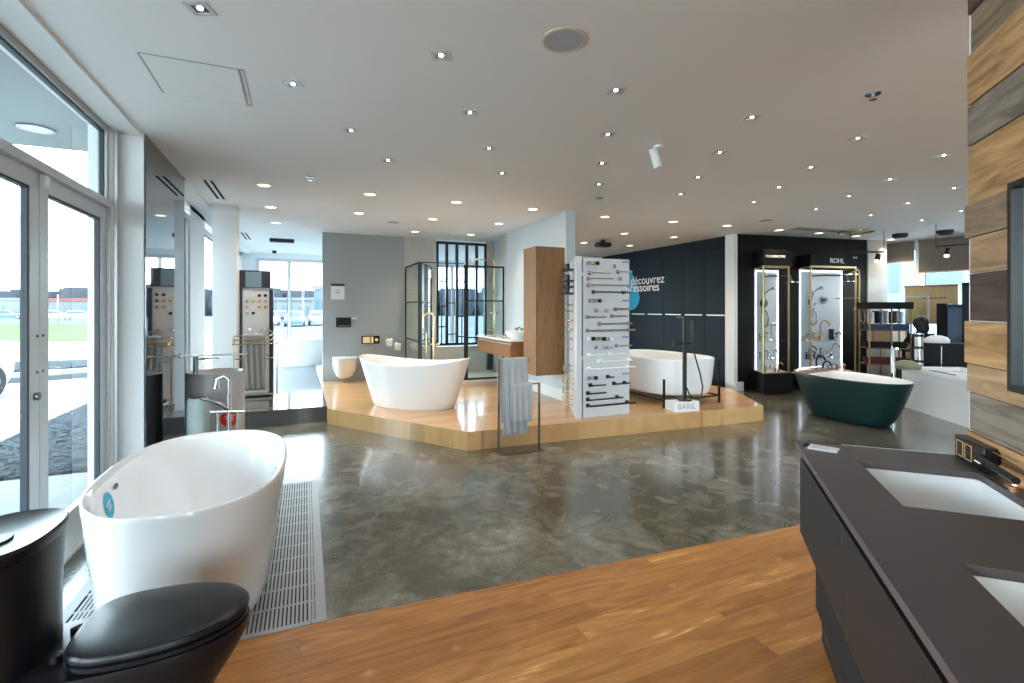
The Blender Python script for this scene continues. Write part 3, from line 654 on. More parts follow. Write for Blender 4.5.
# ------------------------------------------------------------------ towel rack front (chrome)
pa, pb = gp(500, 453, 0), gp(539, 448, 0); dv = (pb - pa).normalized(); ra = math.atan2(dv.y, dv.x); Lr = .46
t = thing('towel_rack', 'chrome two-level floor towel stand before the oak platform', 'towel rack', pa, ra)
obj('base', MB().box(-.02, Lr, -.11, .09, 0, .010), 'steel_dark', t)
obj('tall_frame', MB().bar((0, .04, .01), (0, .04, .97), .024, .014).bar((-.007, .04, .963), (.36, .04, .963), .024, .012).bar((.354, .04, .96), (.354, .04, .93), .012), 'stand_steel', t)
obj('short_frame', MB().bar((.44, -.03, .01), (.44, -.03, .71), .024, .014).bar((.447, -.03, .703), (.10, -.03, .703), .024, .012), 'stand_steel', t)
def towel(name, label, loc, rz, w, zt, zf, zb, thk, m, off=0., grp=None):
    mb = MB(); n = 16; prof = []
    for k in range(n + 1): prof.append((-.018 - thk, zf + (zt - zf) * k / n))
    for k in range(1, 8):
        a = PI - PI * k / 8; prof.append((math.cos(a) * (.018 + thk), zt + math.sin(a) * (.012 + thk)))
    for k in range(n + 1): prof.append((.018 + thk, zt - (zt - zb) * k / n))
    cols = 22; rings = []
    for i in range(cols + 1):
        x = w * i / cols; rg_ = []
        for (y, z) in prof: rg_.append((x + .004 * math.sin(z * 23 + i), y - .006 * math.sin(i * 1.1 + z * 4) * min(1, (zt + .02 - z) * 6), z))
        rings.append(rg_)
    vs = [p for r in rings for p in r]; m_ = len(prof); fs = [(i * m_ + k, (i + 1) * m_ + k, (i + 1) * m_ + k + 1, i * m_ + k + 1) for i in range(cols) for k in range(m_ - 1)]
    o = obj(name, MB().add(vs, fs), m, None, loc=loc, rz=rz); s_ = o.modifiers.new('thick', 'SOLIDIFY'); s_.thickness = thk; s_.offset = 0
    return tag(o, label, 'towel', grp)
R_ = Matrix.Rotation(ra, 3, 'Z')
towel('towel', 'long grey towel hanging from the top bar of the chrome stand', pa + R_ @ Vector((.035, .04, 0)), ra, .29, .96, .17, .30, .008, 'towel_grey', grp=None)
towel('towel', 'short grey hand towel on the lower bar of the chrome stand', pa + R_ @ Vector((.095, -.03, 0)), ra, .25, .70, .32, .36, .008, 'towel_grey', grp=None)

# ------------------------------------------------------------------ grey wall fittings
def on_wall_y(px, py, Y):
    X, d = onY(px, Y); return Vector((X, Y, zz(py, d)))
p = on_wall_y(343.5, 364, YG); t = thing('wall_hung_toilet', 'white wall-hung toilet with closed lid on the grey wall', 'toilet', (p.x, YG - .003, PLAT + .06))
bw_ = [sup(.07, .12, 3, 40, 0, -.17, 0), sup(.13, .2, 2.8, 40, 0, -.24, .06), sup(.165, .25, 2.8, 40, 0, -.255, .16), sup(.178, .262, 2.8, 40, 0, -.265, .27), sup(.182, .266, 2.8, 40, 0, -.268, .33)]
k_ = 1.15
bw_ = [[(x * k_, min(y, 0), z * 1.1) for x, y, z in r] for r in bw_]
obj('bowl', MB().loft(bw_), 'ceramic', t); r2 = [[(x * k_, min(y, -.03), z) for x, y, z in sup(.184, .268, 2.8, 40, 0, -.268, zz_)] for zz_ in (.366, .372, .392)] + [[(x * k_, min(y, -.03), z) for x, y, z in sup(.16, .24, 2.8, 40, 0, -.268, .40)]]
obj('lid', MB().loft(r2), 'ceramic', t)
obj('outlet_pipe', MB().tube([(-.01, -.03, .02), (-.01, -.16, .02), (-.01, -.17, -.02)], .035, 14), 'ceramic', t)
a, b = on_wall_y(336, 317.5, YG), on_wall_y(351, 327, YG)
t = thing('flush_plate', 'black rectangular flush plate above the wall-hung toilet', 'flush plate', (0, 0, 0)); t.location = ((a.x + b.x) / 2, YG, (a.z + b.z) / 2)
wq, hq = (b.x - a.x) / 2, (a.z - b.z) / 2
obj('plate', MB().box(-wq, wq, -.015, 0, -hq, hq), 'black_matte', t, .003); obj('button', MB().box(-wq + .03, wq - .03, -.02, -.015, -hq + .02, -hq + .03), 'grey_print', t)
obj('white_knob', MB().tube([(wq + .01, 0, hq - .02), (wq + .10, -.03, hq - .02)], .012, 8), 'white_print', t)
a, b = on_wall_y(331, 283.5, YG), on_wall_y(344.5, 299.5, YG)
t = thing('wall_notice', 'white paper notice with dark heading on the grey wall', 'notice', ((a.x + b.x) / 2, YG, (a.z + b.z) / 2)); wq, hq = (b.x - a.x) / 2, (a.z - b.z) / 2
obj('sheet', MB().box(-wq, wq, -.006, 0, -hq, hq), 'paper', t); obj('heading', MB().box(-wq, wq, -.009, -.006, hq - .045, hq), 'dark_gasket', t)
obj('printed_mark', MB().box(-.04, .04, -.008, -.006, .01, .025).box(-.04, .04, -.008, -.006, -.03, -.015), 'grey_print', t)
a, b = on_wall_y(361.5, 336, YG), on_wall_y(379.5, 343.5, YG)
t = thing('recessed_niche_panel', 'black panel with brass plate and brass valves on the grey wall behind the tub', 'fixture', ((a.x + b.x) / 2, YG, (a.z + b.z) / 2)); wq, hq = (b.x - a.x) / 2, (a.z - b.z) / 2
obj('panel', MB().box(-wq, wq, -.02, 0, -hq, hq), 'black_panel', t); obj('brass_plate', MB().box(-wq + .02, wq * .3, -.028, -.02, -hq + .015, hq - .015), 'brass', t)
obj('brass_spout', MB().tube([(-.0, -.028, -.1), (-.0, -.06, .03), (.03, -.06, .12)], .012, 8), 'brass', t); obj('valve_knob', MB().tube([(wq * .6, -.02, 0), (wq * .6, -.07, 0)], .03, 14), 'brass', t)
for (px, py, w) in ((388.5, 341.5, 'upper left of two'), (397, 345.5, 'lower right of two')):
    p = on_wall_y(px, py, YG); t = thing('toilet_paper_holder', 'brass toilet paper holder with white roll on the grey wall, ' + w, 'paper holder', (p.x, YG, p.z), 0, 'brass paper holders with rolls')
    obj('bar', MB().tube([(-.09, 0, .05), (-.09, -.07, .05), (.08, -.07, .05)], .009, 8), 'brass', t); obj('roll', MB().tube([(-.055, -.07, 0), (.055, -.07, 0)], .052, 20), 'paper', t); obj('sheet_end', MB().box(-.05, .05, -.125, -.122, -.08, .0), 'paper', t)

# brass tub filler for tub 2
p = gp(432, 384, PLAT); p = Vector((1.98, 7.2, PLAT))
fxx = (331 - 0)
X_, d_ = onY(434, 7.25)
t = thing('tub_filler', 'brass gooseneck floor-mounted tub filler behind the white tub', 'faucet', (X_, 7.25, PLAT), -.5)
zt = zz(313, d_) - PLAT
obj('base_plate', MB().lathe([(.05, 0), (.05, .01)]), 'brass', t)
obj('column', MB().tube([(0, 0, 0), (0, 0, zt - .09)] + arc((-.08, 0, zt - .08), .08, 0, PI, 14) + [(-.16, 0, zt - .22)], .016, 12), 'brass', t)
obj('valve_body', MB().tube([(.0, 0, zt - .55), (0, 0, zt - .38)], .026, 14).tube([(-.05, 0, zt - .47), (.09, 0, zt - .47)], .012, 10), 'brass', t)
obj('hand_shower', MB().tube([(-.11, -.02, zt - .62), (-.11, -.02, zt - .42), (-.11, -.02, zt - .30)], [.010, .012, .009], 10), 'brass', t)
obj('hose', MB().tube([(-.11, -.02, zt - .62)] + [(-.11 + .04 * math.sin(k * .6), -.02, zt - .62 - .04 * k) for k in range(1, 7)] + [(0, -.02, zt - .80)], .007, 8), 'brass', t)

# ------------------------------------------------------------------ shower: grille, screens, brass set
gx0, gx1 = onY(437, YG)[0], onY(487, YG)[0]; gzb, gzt = zz(346, 9.6), CEIL - .04
t = thing('partition_grille', 'tall black-framed glazed partition with vertical bars behind the shower', 'glazed partition', (gx0, YG + .05, 0))
W_ = gx1 - gx0
f = MB().box(0, W_, -.03, .03, gzt - .05, gzt).box(0, W_, -.03, .03, gzb, gzb + .05)
obj('frame', f.box(0, .04, -.03, .03, gzb, gzt).box(W_ - .04, W_, -.03, .03, gzb, gzt), 'black_metal', t)
for k in range(1, 5): obj('mullion', MB().box(W_ * k / 5 - .025, W_ * k / 5 + .025, -.03, .03, gzb + .05, gzt - .05), 'black_metal', t)
cb_ = MB()
for k, zs in ((0, (2.1, 1.55, 1.15)), (1, (1.0, 1.62)), (2, (2.05, 1.35, .95)), (0, (2.05,))):
    for z in zs: cb_.box(W_ * k / 5 + .03, W_ * (k + 1) / 5 - .03, -.012, .012, z - .012, z + .012)
cb_.box(W_ * .1 - .01, W_ * .1 + .01, -.012, .012, gzb + .05, 2.1).box(W_ * .5 - .01, W_ * .5 + .01, -.012, .012, gzb + .05, 2.05)
obj('crossbar', cb_, 'black_metal', t); obj('glass_pane', MB().box(.04, W_ - .04, .035, .04, gzb + .05, gzt - .05), 'grille_glass', t)
enc = thing('shower_enclosure', 'black-framed glass shower enclosure with open door beside the walnut vanity', 'shower enclosure', (1.85, 8.22, PLAT))
obj('base', MB().prism([(0, -.01), (1.56, -.01), (1.77, 1.19), (0, 1.19)], 0.001, .05), 'tub_white_satin', enc)
SZ = .051; SH = 2.30 - PLAT - SZ
def screen(name, loc, rz, L_, H_, rails=(.34, .67), stile=.03, m='shower_glass', wide=None):
    f = MB().box(0, wide or stile, -.012, .012, 0, H_).box(L_ - stile, L_, -.012, .012, 0, H_).box(wide or stile, L_ - stile, -.012, .012, H_ - .03, H_).box(wide or stile, L_ - stile, -.012, .012, 0, .03)
    t = obj(name, f, 'black_metal', enc, loc=loc, rz=rz)
    for r in rails: obj('rail', MB().box(stile, L_ - stile, -.010, .010, H_ * r - .012, H_ * r + .012), 'black_metal', t)
    obj('glass_pane', MB().box(stile, L_ - stile, -.003, .003, .03, H_ - .03), m, t)
screen('side_screen', (.0, .0, SZ), PI / 2, 1.18, SH, wide=.05)
screen('door', (.035, .03, SZ), math.atan2(.84, .39), .93, SH)
xs0 = onY(464, 8.22)[0]
screen('front_screen', (xs0 - 1.85, 0, SZ), 0, 3.40 - xs0, 2.27 - PLAT - SZ, (.37, .69), wide=.07)
obj('header_bar', MB().box(.04, xs0 - 1.85, -.01, .005, SH + .035, SH + .05), 'black_metal', enc)
t = thing('shower_set', 'brass exposed shower column with rain head inside the shower', 'shower', (3.50, 8.8, 0))
obj('riser', MB().tube([(-.06, 0, .95), (-.06, 0, 2.42)], .014, 10).tube([(-.06, 0, 2.42), (-.50, 0, 2.45)], .014, 10), 'brass', t)
obj('rain_head', MB().lathe([(.15, 2.42), (.15, 2.44), (.02, 2.455)], (-.42, 0, 0), 24), 'brass', t)
obj('valve', MB().tube([(-.06, -.14, 1.42), (-.06, .14, 1.42)], .028, 12).tube([(0, 0, 1.42), (-.12, 0, 1.42)], .02, 10), 'brass', t)
obj('hand_shower', MB().tube([(-.10, -.1, 1.75), (-.16, -.12, 2.0), (-.22, -.13, 2.05)], [.010, .013, .03], 10), 'brass', t)
obj('hose', MB().tube([(-.06, -.1, 1.40), (-.10, -.12, 1.1), (-.14, -.13, 1.15), (-.12, -.12, 1.75)], .007, 8), 'brass', t)
obj('basket', MB().tube(arc((-.12, 0, 1.12), .09, 0, 2 * PI, 20, 'xy')[:-1], .008, 8, True).lathe([(.09, 1.10), (.09, 1.105)], (-.12, 0, 0), 20), 'brass', t)
tag(obj('navy_panel', MB().box(4.13, 4.31, 10.9, 10.95, 0.0, 2.1), 'cabinet_navy'), 'dark blue upright panel seen through the shower grille', 'panel')

# ------------------------------------------------------------------ walnut wall vanity + tall cabinet on partition
X0v = 2.85; yn, dn = onX(510.4, X0v)
zt_, zb_ = zz(339.8, dn), zz(358.5, dn); yf = onX(476.5, X0v)[0]
t = thing('wall_vanity', 'walnut wall-hung vanity with white top on the partition', 'vanity', (X0v, yn, 0)); Lv = min(yf - yn, 8.12 - yn)
Dv = 3.415 - X0v
obj('carcass', MB().box(.02, Dv, 0, Lv, zb_, zt_ - .03), 'walnut_vanity', t); obj('countertop', MB().box(-.01, Dv, -.01, Lv + .01, zt_ - .03, zt_), 'ceramic', t)
for k in range(2): obj('drawer', MB().box(0, .018, Lv * k / 2 + .003, Lv * (k + 1) / 2 - .003, zb_ + .003, zt_ - .09), 'walnut_vanity', t)
obj('handle_rail', MB().box(.0, .018, .03, Lv - .03, zt_ - .075, zt_ - .065), 'aluminium', t)
vx, vy = X0v + .20, yn + .20
t = thing('vessel_basin', 'white round vessel basin on the walnut vanity', 'basin', (vx, vy, zt_))
obj('bowl', MB().lathe([(.11, 0), (.16, .04), (.195, .115), (.19, .117), (.15, .05), (.09, .02)], seg=36, cap0=True, cap1=True), 'ceramic', t)
t = thing('small_plant', 'small green plant behind the white vessel basin', 'plant', (vx + .13, vy + .22, zt_)); obj('pot', MB().lathe([(.03, 0), (.04, .10)], seg=16), 'ceramic', t)
lf = MB()
for k in range(16):
    a = k * 2.4; r_ = .03 + .02 * (k % 3); lf.sphere((r_ * math.cos(a), r_ * math.sin(a), .12 + .014 * (k % 4)), .018, 8, (1, 1, .6))
obj('foliage', lf, 'leaf', t)
t = thing('brass_bar', 'brass bar fitting lying on the white vanity top', 'fitting', (X0v + .22, yn + .62, zt_)); obj('bar', MB().tube([(0, -.18, .014), (0, .18, .014)], .012, 8), 'brass', t)
XT = 2.97
yt0, dt0 = onX(536, XT); yt1 = onX(523.5, XT)[0]
t = thing('tall_cabinet', 'tall oak wall-hung cabinet with two doors on the partition', 'cabinet', (XT, yt0, 0)); z0_, z1_ = zz(376, dt0), zz(246, dt0)
obj('carcass', MB().box(.02, 3.418 - XT, 0, yt1 - yt0, z0_, z1_), 'oak_cabinet', t)
zm = zz(313.5, dt0)
obj('lower_door', MB().box(0, .018, .002, yt1 - yt0 - .002, z0_, zm - .003), 'oak_cabinet', t); obj('upper_door', MB().box(0, .018, .002, yt1 - yt0 - .002, zm + .003, z1_), 'oak_cabinet', t)

# ------------------------------------------------------------------ accessory display tower
TX0, TX1, TY = 3.10, 3.77, 5.03
dl = onY(583, TY)[1]
TH = zz(257.5, dl)
t = thing('display_tower', 'tall white pegboard tower covered with bathroom hardware on the oak platform', 'display stand', (TX0, TY, PLAT)); Hh = TH - PLAT; Wt = TX1 - TX0; Dt = .80
obj('front_board', MB().box(0, Wt, 0, .02, 0, Hh), 'tower_white', t); obj('side_board', MB().loft([[(-.10, 0, z), (.27, .80, z), (.285, .793, z), (-.08, .0, z)] for z in (0, Hh)]), 'tower_white', t)
obj('corner_post', MB().box(-.10, -.03, -.02, .02, 0, Hh + .01), 'tower_white', t)
obj('core', MB().prism([(-.02, .021), (Wt - .02, .021), (Wt - .02, Dt), (.30, Dt)], .0, Hh - .01), 'groove_black', t)
obj('right_board', MB().box(Wt - .019, Wt, .021, Dt, 0, Hh), 'tower_white', t); obj('hinge_pin', MB().tube([(-.016, 0, .7), (-.016, 0, .74)], .014, 8).tube([(-.016, 0, Hh - .22), (-.016, 0, Hh - .18)], .014, 8), 'aluminium', t)
for k, py in enumerate((262, 300.5, 337, 373.5)):
    X, d = onY(625.5, TY); obj('label_strip', MB().box(X - TX0 - .05, X - TX0 + .06, -.003, 0, zz(py, d) - PLAT - .012, zz(py, d) - PLAT + .012), 'purple_print', t)
def tf(px, py):
    X, d = onY(px, TY); return Vector((X, TY, zz(py, d)))
GRPH = 'hardware pieces on the front of the display tower'
def knob(px, py, m, what):
    p = tf(px, py); t = thing('cabinet_knob', what, 'knob', p, 0, GRPH); obj('stem', MB().tube([(0, 0, 0), (0, -.03, 0)], .010, 8), m, t); obj('head', MB().box(-.022, .022, -.05, -.03, -.022, .022), m, t, .004)
def tbar(x0, x1, y0, y1, m, what, r=.008, posts=None, base=.022):
    a, b = tf(x0, y0), tf(x1, y1); b.z = a.z + (b.z - a.z) * .3; Lx = max(.03, b.x - a.x - .035)
    t = thing('towel_bar', what, 'towel bar', a, 0, GRPH)
    obj('bar', MB().tube([(-.01, -.07, 0), (Lx, -.07, 0)], r, 8), m, t)
    for q in (posts or (x0,)):
        X = tf(q, y0).x - a.x; obj('post', MB().box(X - base, X + base, -.012, 0, -base, base).tube([(X, 0, 0), (X, -.075, 0)], .011, 8), m, t)
rown = {0: 'top chrome section', 1: 'nickel section', 2: 'white chrome section', 3: 'black section'}
for x, m in ((587, 'nickel'), (591.6, 'brass'), (595.8, 'black_metal')): knob(x, 263.5, m, '%s knob in the topmost row of the display tower' % {'nickel': 'nickel', 'brass': 'brass', 'black_metal': 'black'}[m])
knob(612, 266.5, 'chrome', 'chrome hook right of the topmost knobs on the display tower')
tbar(589, 609, 273, 272, 'chrome', 'thin chrome bar with dark post, first under the top knobs'); tbar(617.5, 631, 272, 270.5, 'chrome', 'short chrome bar at the right edge, first under the top knobs')
tbar(587.7, 612, 278.5, 279, 'chrome', 'thin chrome bar, second row of the tower'); knob(618.6, 279, 'nickel', 'nickel hook at the right of the second bar row')
tbar(587.7, 629, 285, 286, 'chrome', 'long chrome bar, third bar row of the tower', posts=(587.7, 628)); tbar(593, 631.5, 292, 291.5, 'steel_dark', 'long dark steel bar, fourth bar row of the tower', .010, (593, 623))
for x, m, w in ((587.4, 'chrome', 'chrome'), (592.3, 'nickel', 'nickel'), (598, 'black_metal', 'black')): knob(x, 300.8, m, w + ' knob in the second knob row of the display tower')
knob(594.5, 310.6, 'nickel', 'nickel robe hook left in the nickel section'); knob(605, 310.6, 'nickel', 'nickel double hook in the middle of the nickel section')
tbar(615, 629, 309, 309, 'nickel', 'short nickel bar at the upper right of the nickel section', .012); tbar(587, 605, 317, 317, 'nickel', 'short nickel bar at the left of the nickel section', .010)
tbar(611.5, 626, 316, 315.5, 'nickel', 'short nickel bar under the upper right nickel bar', .011); tbar(599, 631, 323.7, 323.5, 'nickel', 'medium nickel bar, second from the bottom of the nickel section', .010, (599, 628))
tbar(587, 634, 330.5, 330, 'nickel', 'longest nickel bar, bottom of the nickel section', .012, (587, 628))
for x, m, w in ((587, 'ceramic', 'first, white'), (591.6, 'black_metal', 'second, black'), (596.6, 'nickel', 'third, nickel'), (602, 'black_metal', 'fourth, black'), (606, 'nickel', 'fifth, nickel'), (609.5, 'ceramic', 'last, white')): knob(x, 338.6, m, 'knob in the third knob row, ' + w)
for x, w in ((593.6, 'left'), (603, 'middle'), (608, 'right')): knob(x, 347, 'chrome', 'pale chrome hook under the third knob row, ' + w)
tbar(616, 631, 345.5, 345.5, 'chrome', 'short pale bar at the upper right of the pale section'); tbar(588, 605, 354.8, 354.8, 'ceramic', 'short white bar at the left of the pale section', .007); tbar(610, 624.5, 353.5, 353, 'ceramic', 'short white bar at the right of the pale section', .007)
tbar(599, 631, 361, 361, 'ceramic', 'medium white bar of the pale section', .007, (599, 628)); tbar(588, 634, 368.5, 368, 'ceramic', 'longest white bar at the bottom of the pale section', .009, (588, 627))
knob(587.4, 377.7, 'nickel', 'nickel knob beginning the black section'); knob(594.2, 377.5, 'black_metal', 'black knob beginning the black section'); tbar(607.4, 613, 376.6, 376.5, 'black_metal', 'tiny black hook bar in the black section', .009)
tbar(590, 605, 385, 385, 'black_metal', 'short black bar at the left of the black section', .009); tbar(613.5, 628.5, 383.3, 383, 'black_metal', 'short black bar at the right of the black section', .009, (613.5, 624))
tbar(587.5, 605.5, 393, 393, 'black_metal', 'short black bar, third from the bottom of the tower', .009); tbar(587.5, 622, 399.3, 398.5, 'black_metal', 'medium black bar, second from the bottom of the tower', .009, (587.5, 616.6))
tbar(587.5, 634, 405.5, 405, 'black_metal', 'longest black bar at the very bottom of the tower', .011, (587.5, 626.6))
# side hardware
SXp = TX0 - .105
def side(py, kind, m, what, y=.35):
    y = .30; d = (TX0 - .10 + .4625 * y) * sn + (TY + y) * cs; z = zz(py, d); t = thing('wall_accessory', what, 'accessory', (TX0 - .10 + .4625 * y - .002, TY + y, z), math.atan2(-.37, .80), 'hardware on the side of the display tower')
    if kind == 'shelf': obj('plate', MB().box(-.13, 0, -.12, .12, 0, .02), m, t); obj('cup', MB().lathe([(.03, .02), (.032, .09)], (-.07, 0, 0), 14), m, t)
    elif kind == 'hook': obj('base', MB().disc((0, 0, 0), (-1, 0, 0), .024, .012, 14), m, t); obj('arm', MB().tube([(0, 0, 0), (-.08, 0, 0), (-.09, 0, .03)], .009, 8), m, t)
    else:
        w_ = MB().tube([(0, -.1, .0), (-.12, -.1, 0), (-.12, .1, 0), (0, .1, 0)], .007, 8).tube([(0, -.1, -.07), (-.12, -.1, -.07), (-.12, .1, -.07), (0, .1, -.07)], .006, 8)
        for q in range(5): w_.tube([(-.12, -.1 + .05 * q, 0), (-.12, -.1 + .05 * q, -.07)], .004, 6)
        obj('wire_basket', w_, m, t)
for py, k, m, w in ((271, 'shelf', 'black_metal', 'black cup holder, topmost on the tower side'), (282, 'shelf', 'black_metal', 'black soap dish, second from the top on the tower side'), (288, 'shelf', 'black_metal', 'black tray, third from the top on the tower side'), (294.5, 'shelf', 'black_metal', 'black wide tray, lowest of the black pieces on the tower side'),
                    (305, 'hook', 'brass', 'brass hook, first under the black pieces'), (311, 'hook', 'brass', 'brass hook, second under the black pieces'), (321, 'hook', 'brass', 'brass hook, third under the black pieces'), (330, 'hook', 'brass', 'brass hook, fourth under the black pieces'), (339, 'hook', 'brass', 'brass hook, lowest of the brass hooks'),
                    (349, 'hook', 'chrome', 'chrome hook under the brass hooks'), (365, 'basket', 'chrome', 'chrome wire basket on the tower side'), (377, 'basket', 'brass', 'upper brass wire basket on the tower side'), (388, 'basket', 'brass', 'middle brass wire basket on the tower side'), (398, 'basket', 'brass', 'lowest brass wire basket on the tower side')):
    side(py, k, m, w)

# black floor filler on marble block
p0 = gp(682.5, 410, PLAT)
t = thing('marble_block', 'white marble block with engraved lettering on the oak platform', 'block', (p0.x, p0.y + .0, PLAT), -.12); bw2, bh = .18, .12
obj('block', MB().box(-bw2, bw2, -.10, .12, 0, bh), 'marble', t, .004)
text('lettering', 'BARiL', .105, 'grey_print', t, (-.145, -.101, .03), (PI / 2, 0, 0), .002)
dfil = p0.x * sn + (p0.y + .05) * cs; zt = zz(316, dfil) - PLAT - bh
t = thing('tub_filler', 'matte black floor-mounted tub filler with hose on the marble block', 'faucet', (p0.x + .045, p0.y + .01, PLAT + bh), -.3)
obj('base_plate', MB().lathe([(.09, 0), (.09, .02)], seg=24), 'black_metal', t); obj('column', MB().bar((0, 0, 0), (0, 0, zt), .04), 'black_metal', t)
obj('spout', MB().bar((0, 0, zt - .02), (0, .22, zt - .02), .035, .02), 'black_metal', t); obj('handle', MB().tube([(-.14, 0, zt - .36), (.12, 0, zt - .36)], .018, 10).box(-.15, -.10, -.02, .02, zt - .39, zt - .33), 'black_metal', t)
obj('hand_shower', MB().tube([(.09, -.02, zt - .36), (.085, -.02, zt - .22), (.08, -.02, zt - .06)], [.014, .018, .02], 12), 'black_metal', t)
hs = [(.10 + .13 * math.sin(PI * k / 12) * (1 if k < 12 else 1), -.02, zt - .36 - (zt - .46) * k / 12) for k in range(13)]
hs = [(.09, -.02, zt - .36), (.14, -.02, zt - .55), (.20, -.02, zt - .75), (.235, -.02, zt - .92), (.22, -.02, zt - 1.02), (.17, -.02, zt - 1.07), (.10, -.02, zt - 1.06), (.05, -.02, zt - 1.0), (.02, -.01, zt - .92)]
obj('hose', MB().tube(hs, .010, 8), 'black_metal', t)

# ------------------------------------------------------------------ navy cabinets on the dark wall
XN = 7.40
struct('wall_navy', MB().box(XN + .02, XN + .15, 6.83, 11.0, 0, CEIL).box(XN - .02, XN + .02, 6.83, 11.0, 2.62, CEIL), 'cabinet_navy')
gn = ['with its side against the white pilaster', 'second from the white pilaster', 'third from the white pilaster', 'fourth from the white pilaster, ending in the word endings', 'beneath the white lettering and blue drop', 'sixth from the white pilaster', 'last of the row']
hz = 1.38
cab0 = None
for k in range(7):
    y = 6.83 + .595 * k
    if k == 0:
        c_ = thing('tall_cabinet', '', 'cabinet', (XN, y, 0))
        obj('upper_door', MB().box(-.02, .018, .004, .591, hz + .01, 2.615), 'cabinet_navy', c_); obj('lower_door', MB().box(-.02, .018, .004, .591, .14, hz - .01), 'cabinet_navy', c_)
        obj('handle', MB().box(-.028, -.018, .06, .53, hz - .010, hz + .010), 'aluminium', c_); cab0 = c_
    else: c_ = copy_tree(cab0); c_.location = (XN, y, 0)
    c_['label'] = 'tall navy two-door cabinet ' + gn[k]; c_['group'] = 'row of tall navy cabinets'
tag(obj('plinth_bench', MB().box(6.98, 7.36, 6.83, 11.0, 0, .13), 'black_panel'), 'low dark plinth running along the navy cabinets', 'plinth')
ydr, ddr = onX(634, XN - .03)
dr = MB(); pts = []
yd, zc_, r_ = onX(630, XN - .03)[0], zz(297, onX(630, XN - .03)[1]), .36
N = 40
for i in range(N):
    a = 2 * PI * i / N; yy = -r_ * math.sin(a); z_ = r_ * math.cos(a)
    if z_ > 0: k = z_ / r_; z_ = z_ * 2.1; yy *= (1 - k * .55) * (1 - .45 * k ** 3)
    pts.append((XN - .024, yd + yy, zc_ + z_ * .9))
dr.loft([pts, [(x - .004, y, z) for x, y, z in pts]])
st = thing('wall_sticker', 'blue water drop decal with white lettering on the navy cabinets', 'decal', (0, 0, 0)); obj('drop', dr, 'blue_sticker', st)
ye, de = onX(664, XN - .04)
text('lettering', 'd\u00e9couvrez', .285, 'white_print', st, (XN - .032, ye, zz(282.5, de)), (PI / 2, 0, -PI / 2), .002, 'RIGHT')
ye2, de2 = onX(659, XN - .04)
text('lettering', 'accessoires', .285, 'white_print', st, (XN - .032, ye2, zz(290.5, de2)), (PI / 2, 0, -PI / 2), .005, 'RIGHT')

# white pilaster and black display wall
struct('pillar_white', MB().box(7.30, 7.40, 6.62, 6.83, 0, CEIL).box(7.28, 7.44, 6.58, 6.62, 0, .16), 'wall_white')
BO = Vector((7.38, 6.62, 0)); ba = math.atan2(-.146, .989)
e_ = Vector((math.cos(ba), math.sin(ba), 0)); n_ = Vector((e_.y, -e_.x, 0))
def bl(s_, off, z=0): return BO + e_ * s_ + n_ * off + Vector((0, 0, z))
struct('wall_display', MB().box(0, 3.05, 0, .15, 0, CEIL), 'black_panel', None, loc=BO, rz=ba)
struct('baseboard_display', MB().box(.0, .12, -.02, -.0, 0, .16), 'wall_white', None, loc=BO, rz=ba)
SKEW = .23
def case(s0, s1, label, word, tz, px0, px1, tsize, hx=0):
    dep = .52; W_ = s1 - s0; K = SKEW
    t = thing('display_case', label, 'display case', bl(s0, 0), ba)   # local x along wall, -y toward the room
    dcam = (bl(s0, dep)).x * sn + (bl(s0, dep)).y * cs
    z0, z1, z2 = zz(374, dcam), zz(267, dcam), zz(tz, dcam)
    def sk(x, y): return (x + K * (1 + y / dep), y)
    def para(x0, x1, y0, y1, za, zb, mb=None): return (mb or MB()).prism([sk(x0, y0), sk(x1, y0), sk(x1, y1), sk(x0, y1)], za, zb)
    obj('base_cabinet', para(0, W_ + hx, -dep, -.002, 0, z0), 'black_panel', t, .004); obj('header', para(0, W_ + hx, -dep, -.002, z1 + .03, z2), 'black_panel', t)
    p_ = .024
    pf = MB()
    for x in (0, W_ - p_): pf.box(x, x + p_, -dep, -dep + p_, z0, z1)
    pf.box(0, W_, -dep, -dep + p_, z1, z1 + .03).box(0, W_, -dep, -dep + p_, z0, z0 + .015)
    para(0, p_, -dep + p_, -.02, z1, z1 + .03, pf); para(W_ - p_, W_, -dep + p_, -.02, z1, z1 + .03, pf)
    obj('brass_frame', pf, 'dull_brass', t)
    obj('glass_side', para(.006, .012, -dep + p_, -.02, z0, z1), 'shower_glass', t)
    obj('back_panel', MB().box(K + .02, K + W_, -.03, -.003, z0, z1), 'white_board', t)
    for x in (K + .025, K + W_ - .03): obj('light_strip', MB().box(x, x + .013, -.042, -.03, z0 + .02, z1 - .02), 'led_white', t)
    obj('light_strip', MB().box(K + .05, K + W_ - .05, -.042, -.03, z1 - .03, z1 - .02), 'led_white', t)
    shz = []
    for py in (340.5, 359): 
        z = zz(py, dcam + .25); shz.append(z); obj('shelf', para(.04, W_ - .02, -.34, -.03, z - .012, z), 'shelf_glass', t, 0)
    obj('floor_panel', para(.02, W_ - .02, -dep + p_, -.03, z0, z0 + .008), 'marble', t)
    text('lettering', word, tsize, 'white_print', t, (px0, -dep - .004, px1), (PI / 2, 0, 0), .004)
    return t, z0, z1, shz, W_, dep, dcam
c1 = case(.107, .66, 'narrow lit display case with brass frame and faucets, left of two', 'PERRIN&ROWE', 249, .035, 2.40, .062, .06)
c2 = case(1.118, 2.17, 'wide lit display case with brass frame and faucets, right of two', 'ROHL', 253, .43, 2.34, .125)
text('small_lettering', '\u25aa\u25aa', .1, 'white_print', c2[0], (.95, -.53, 2.42), (PI / 2, 0, 0), .003)
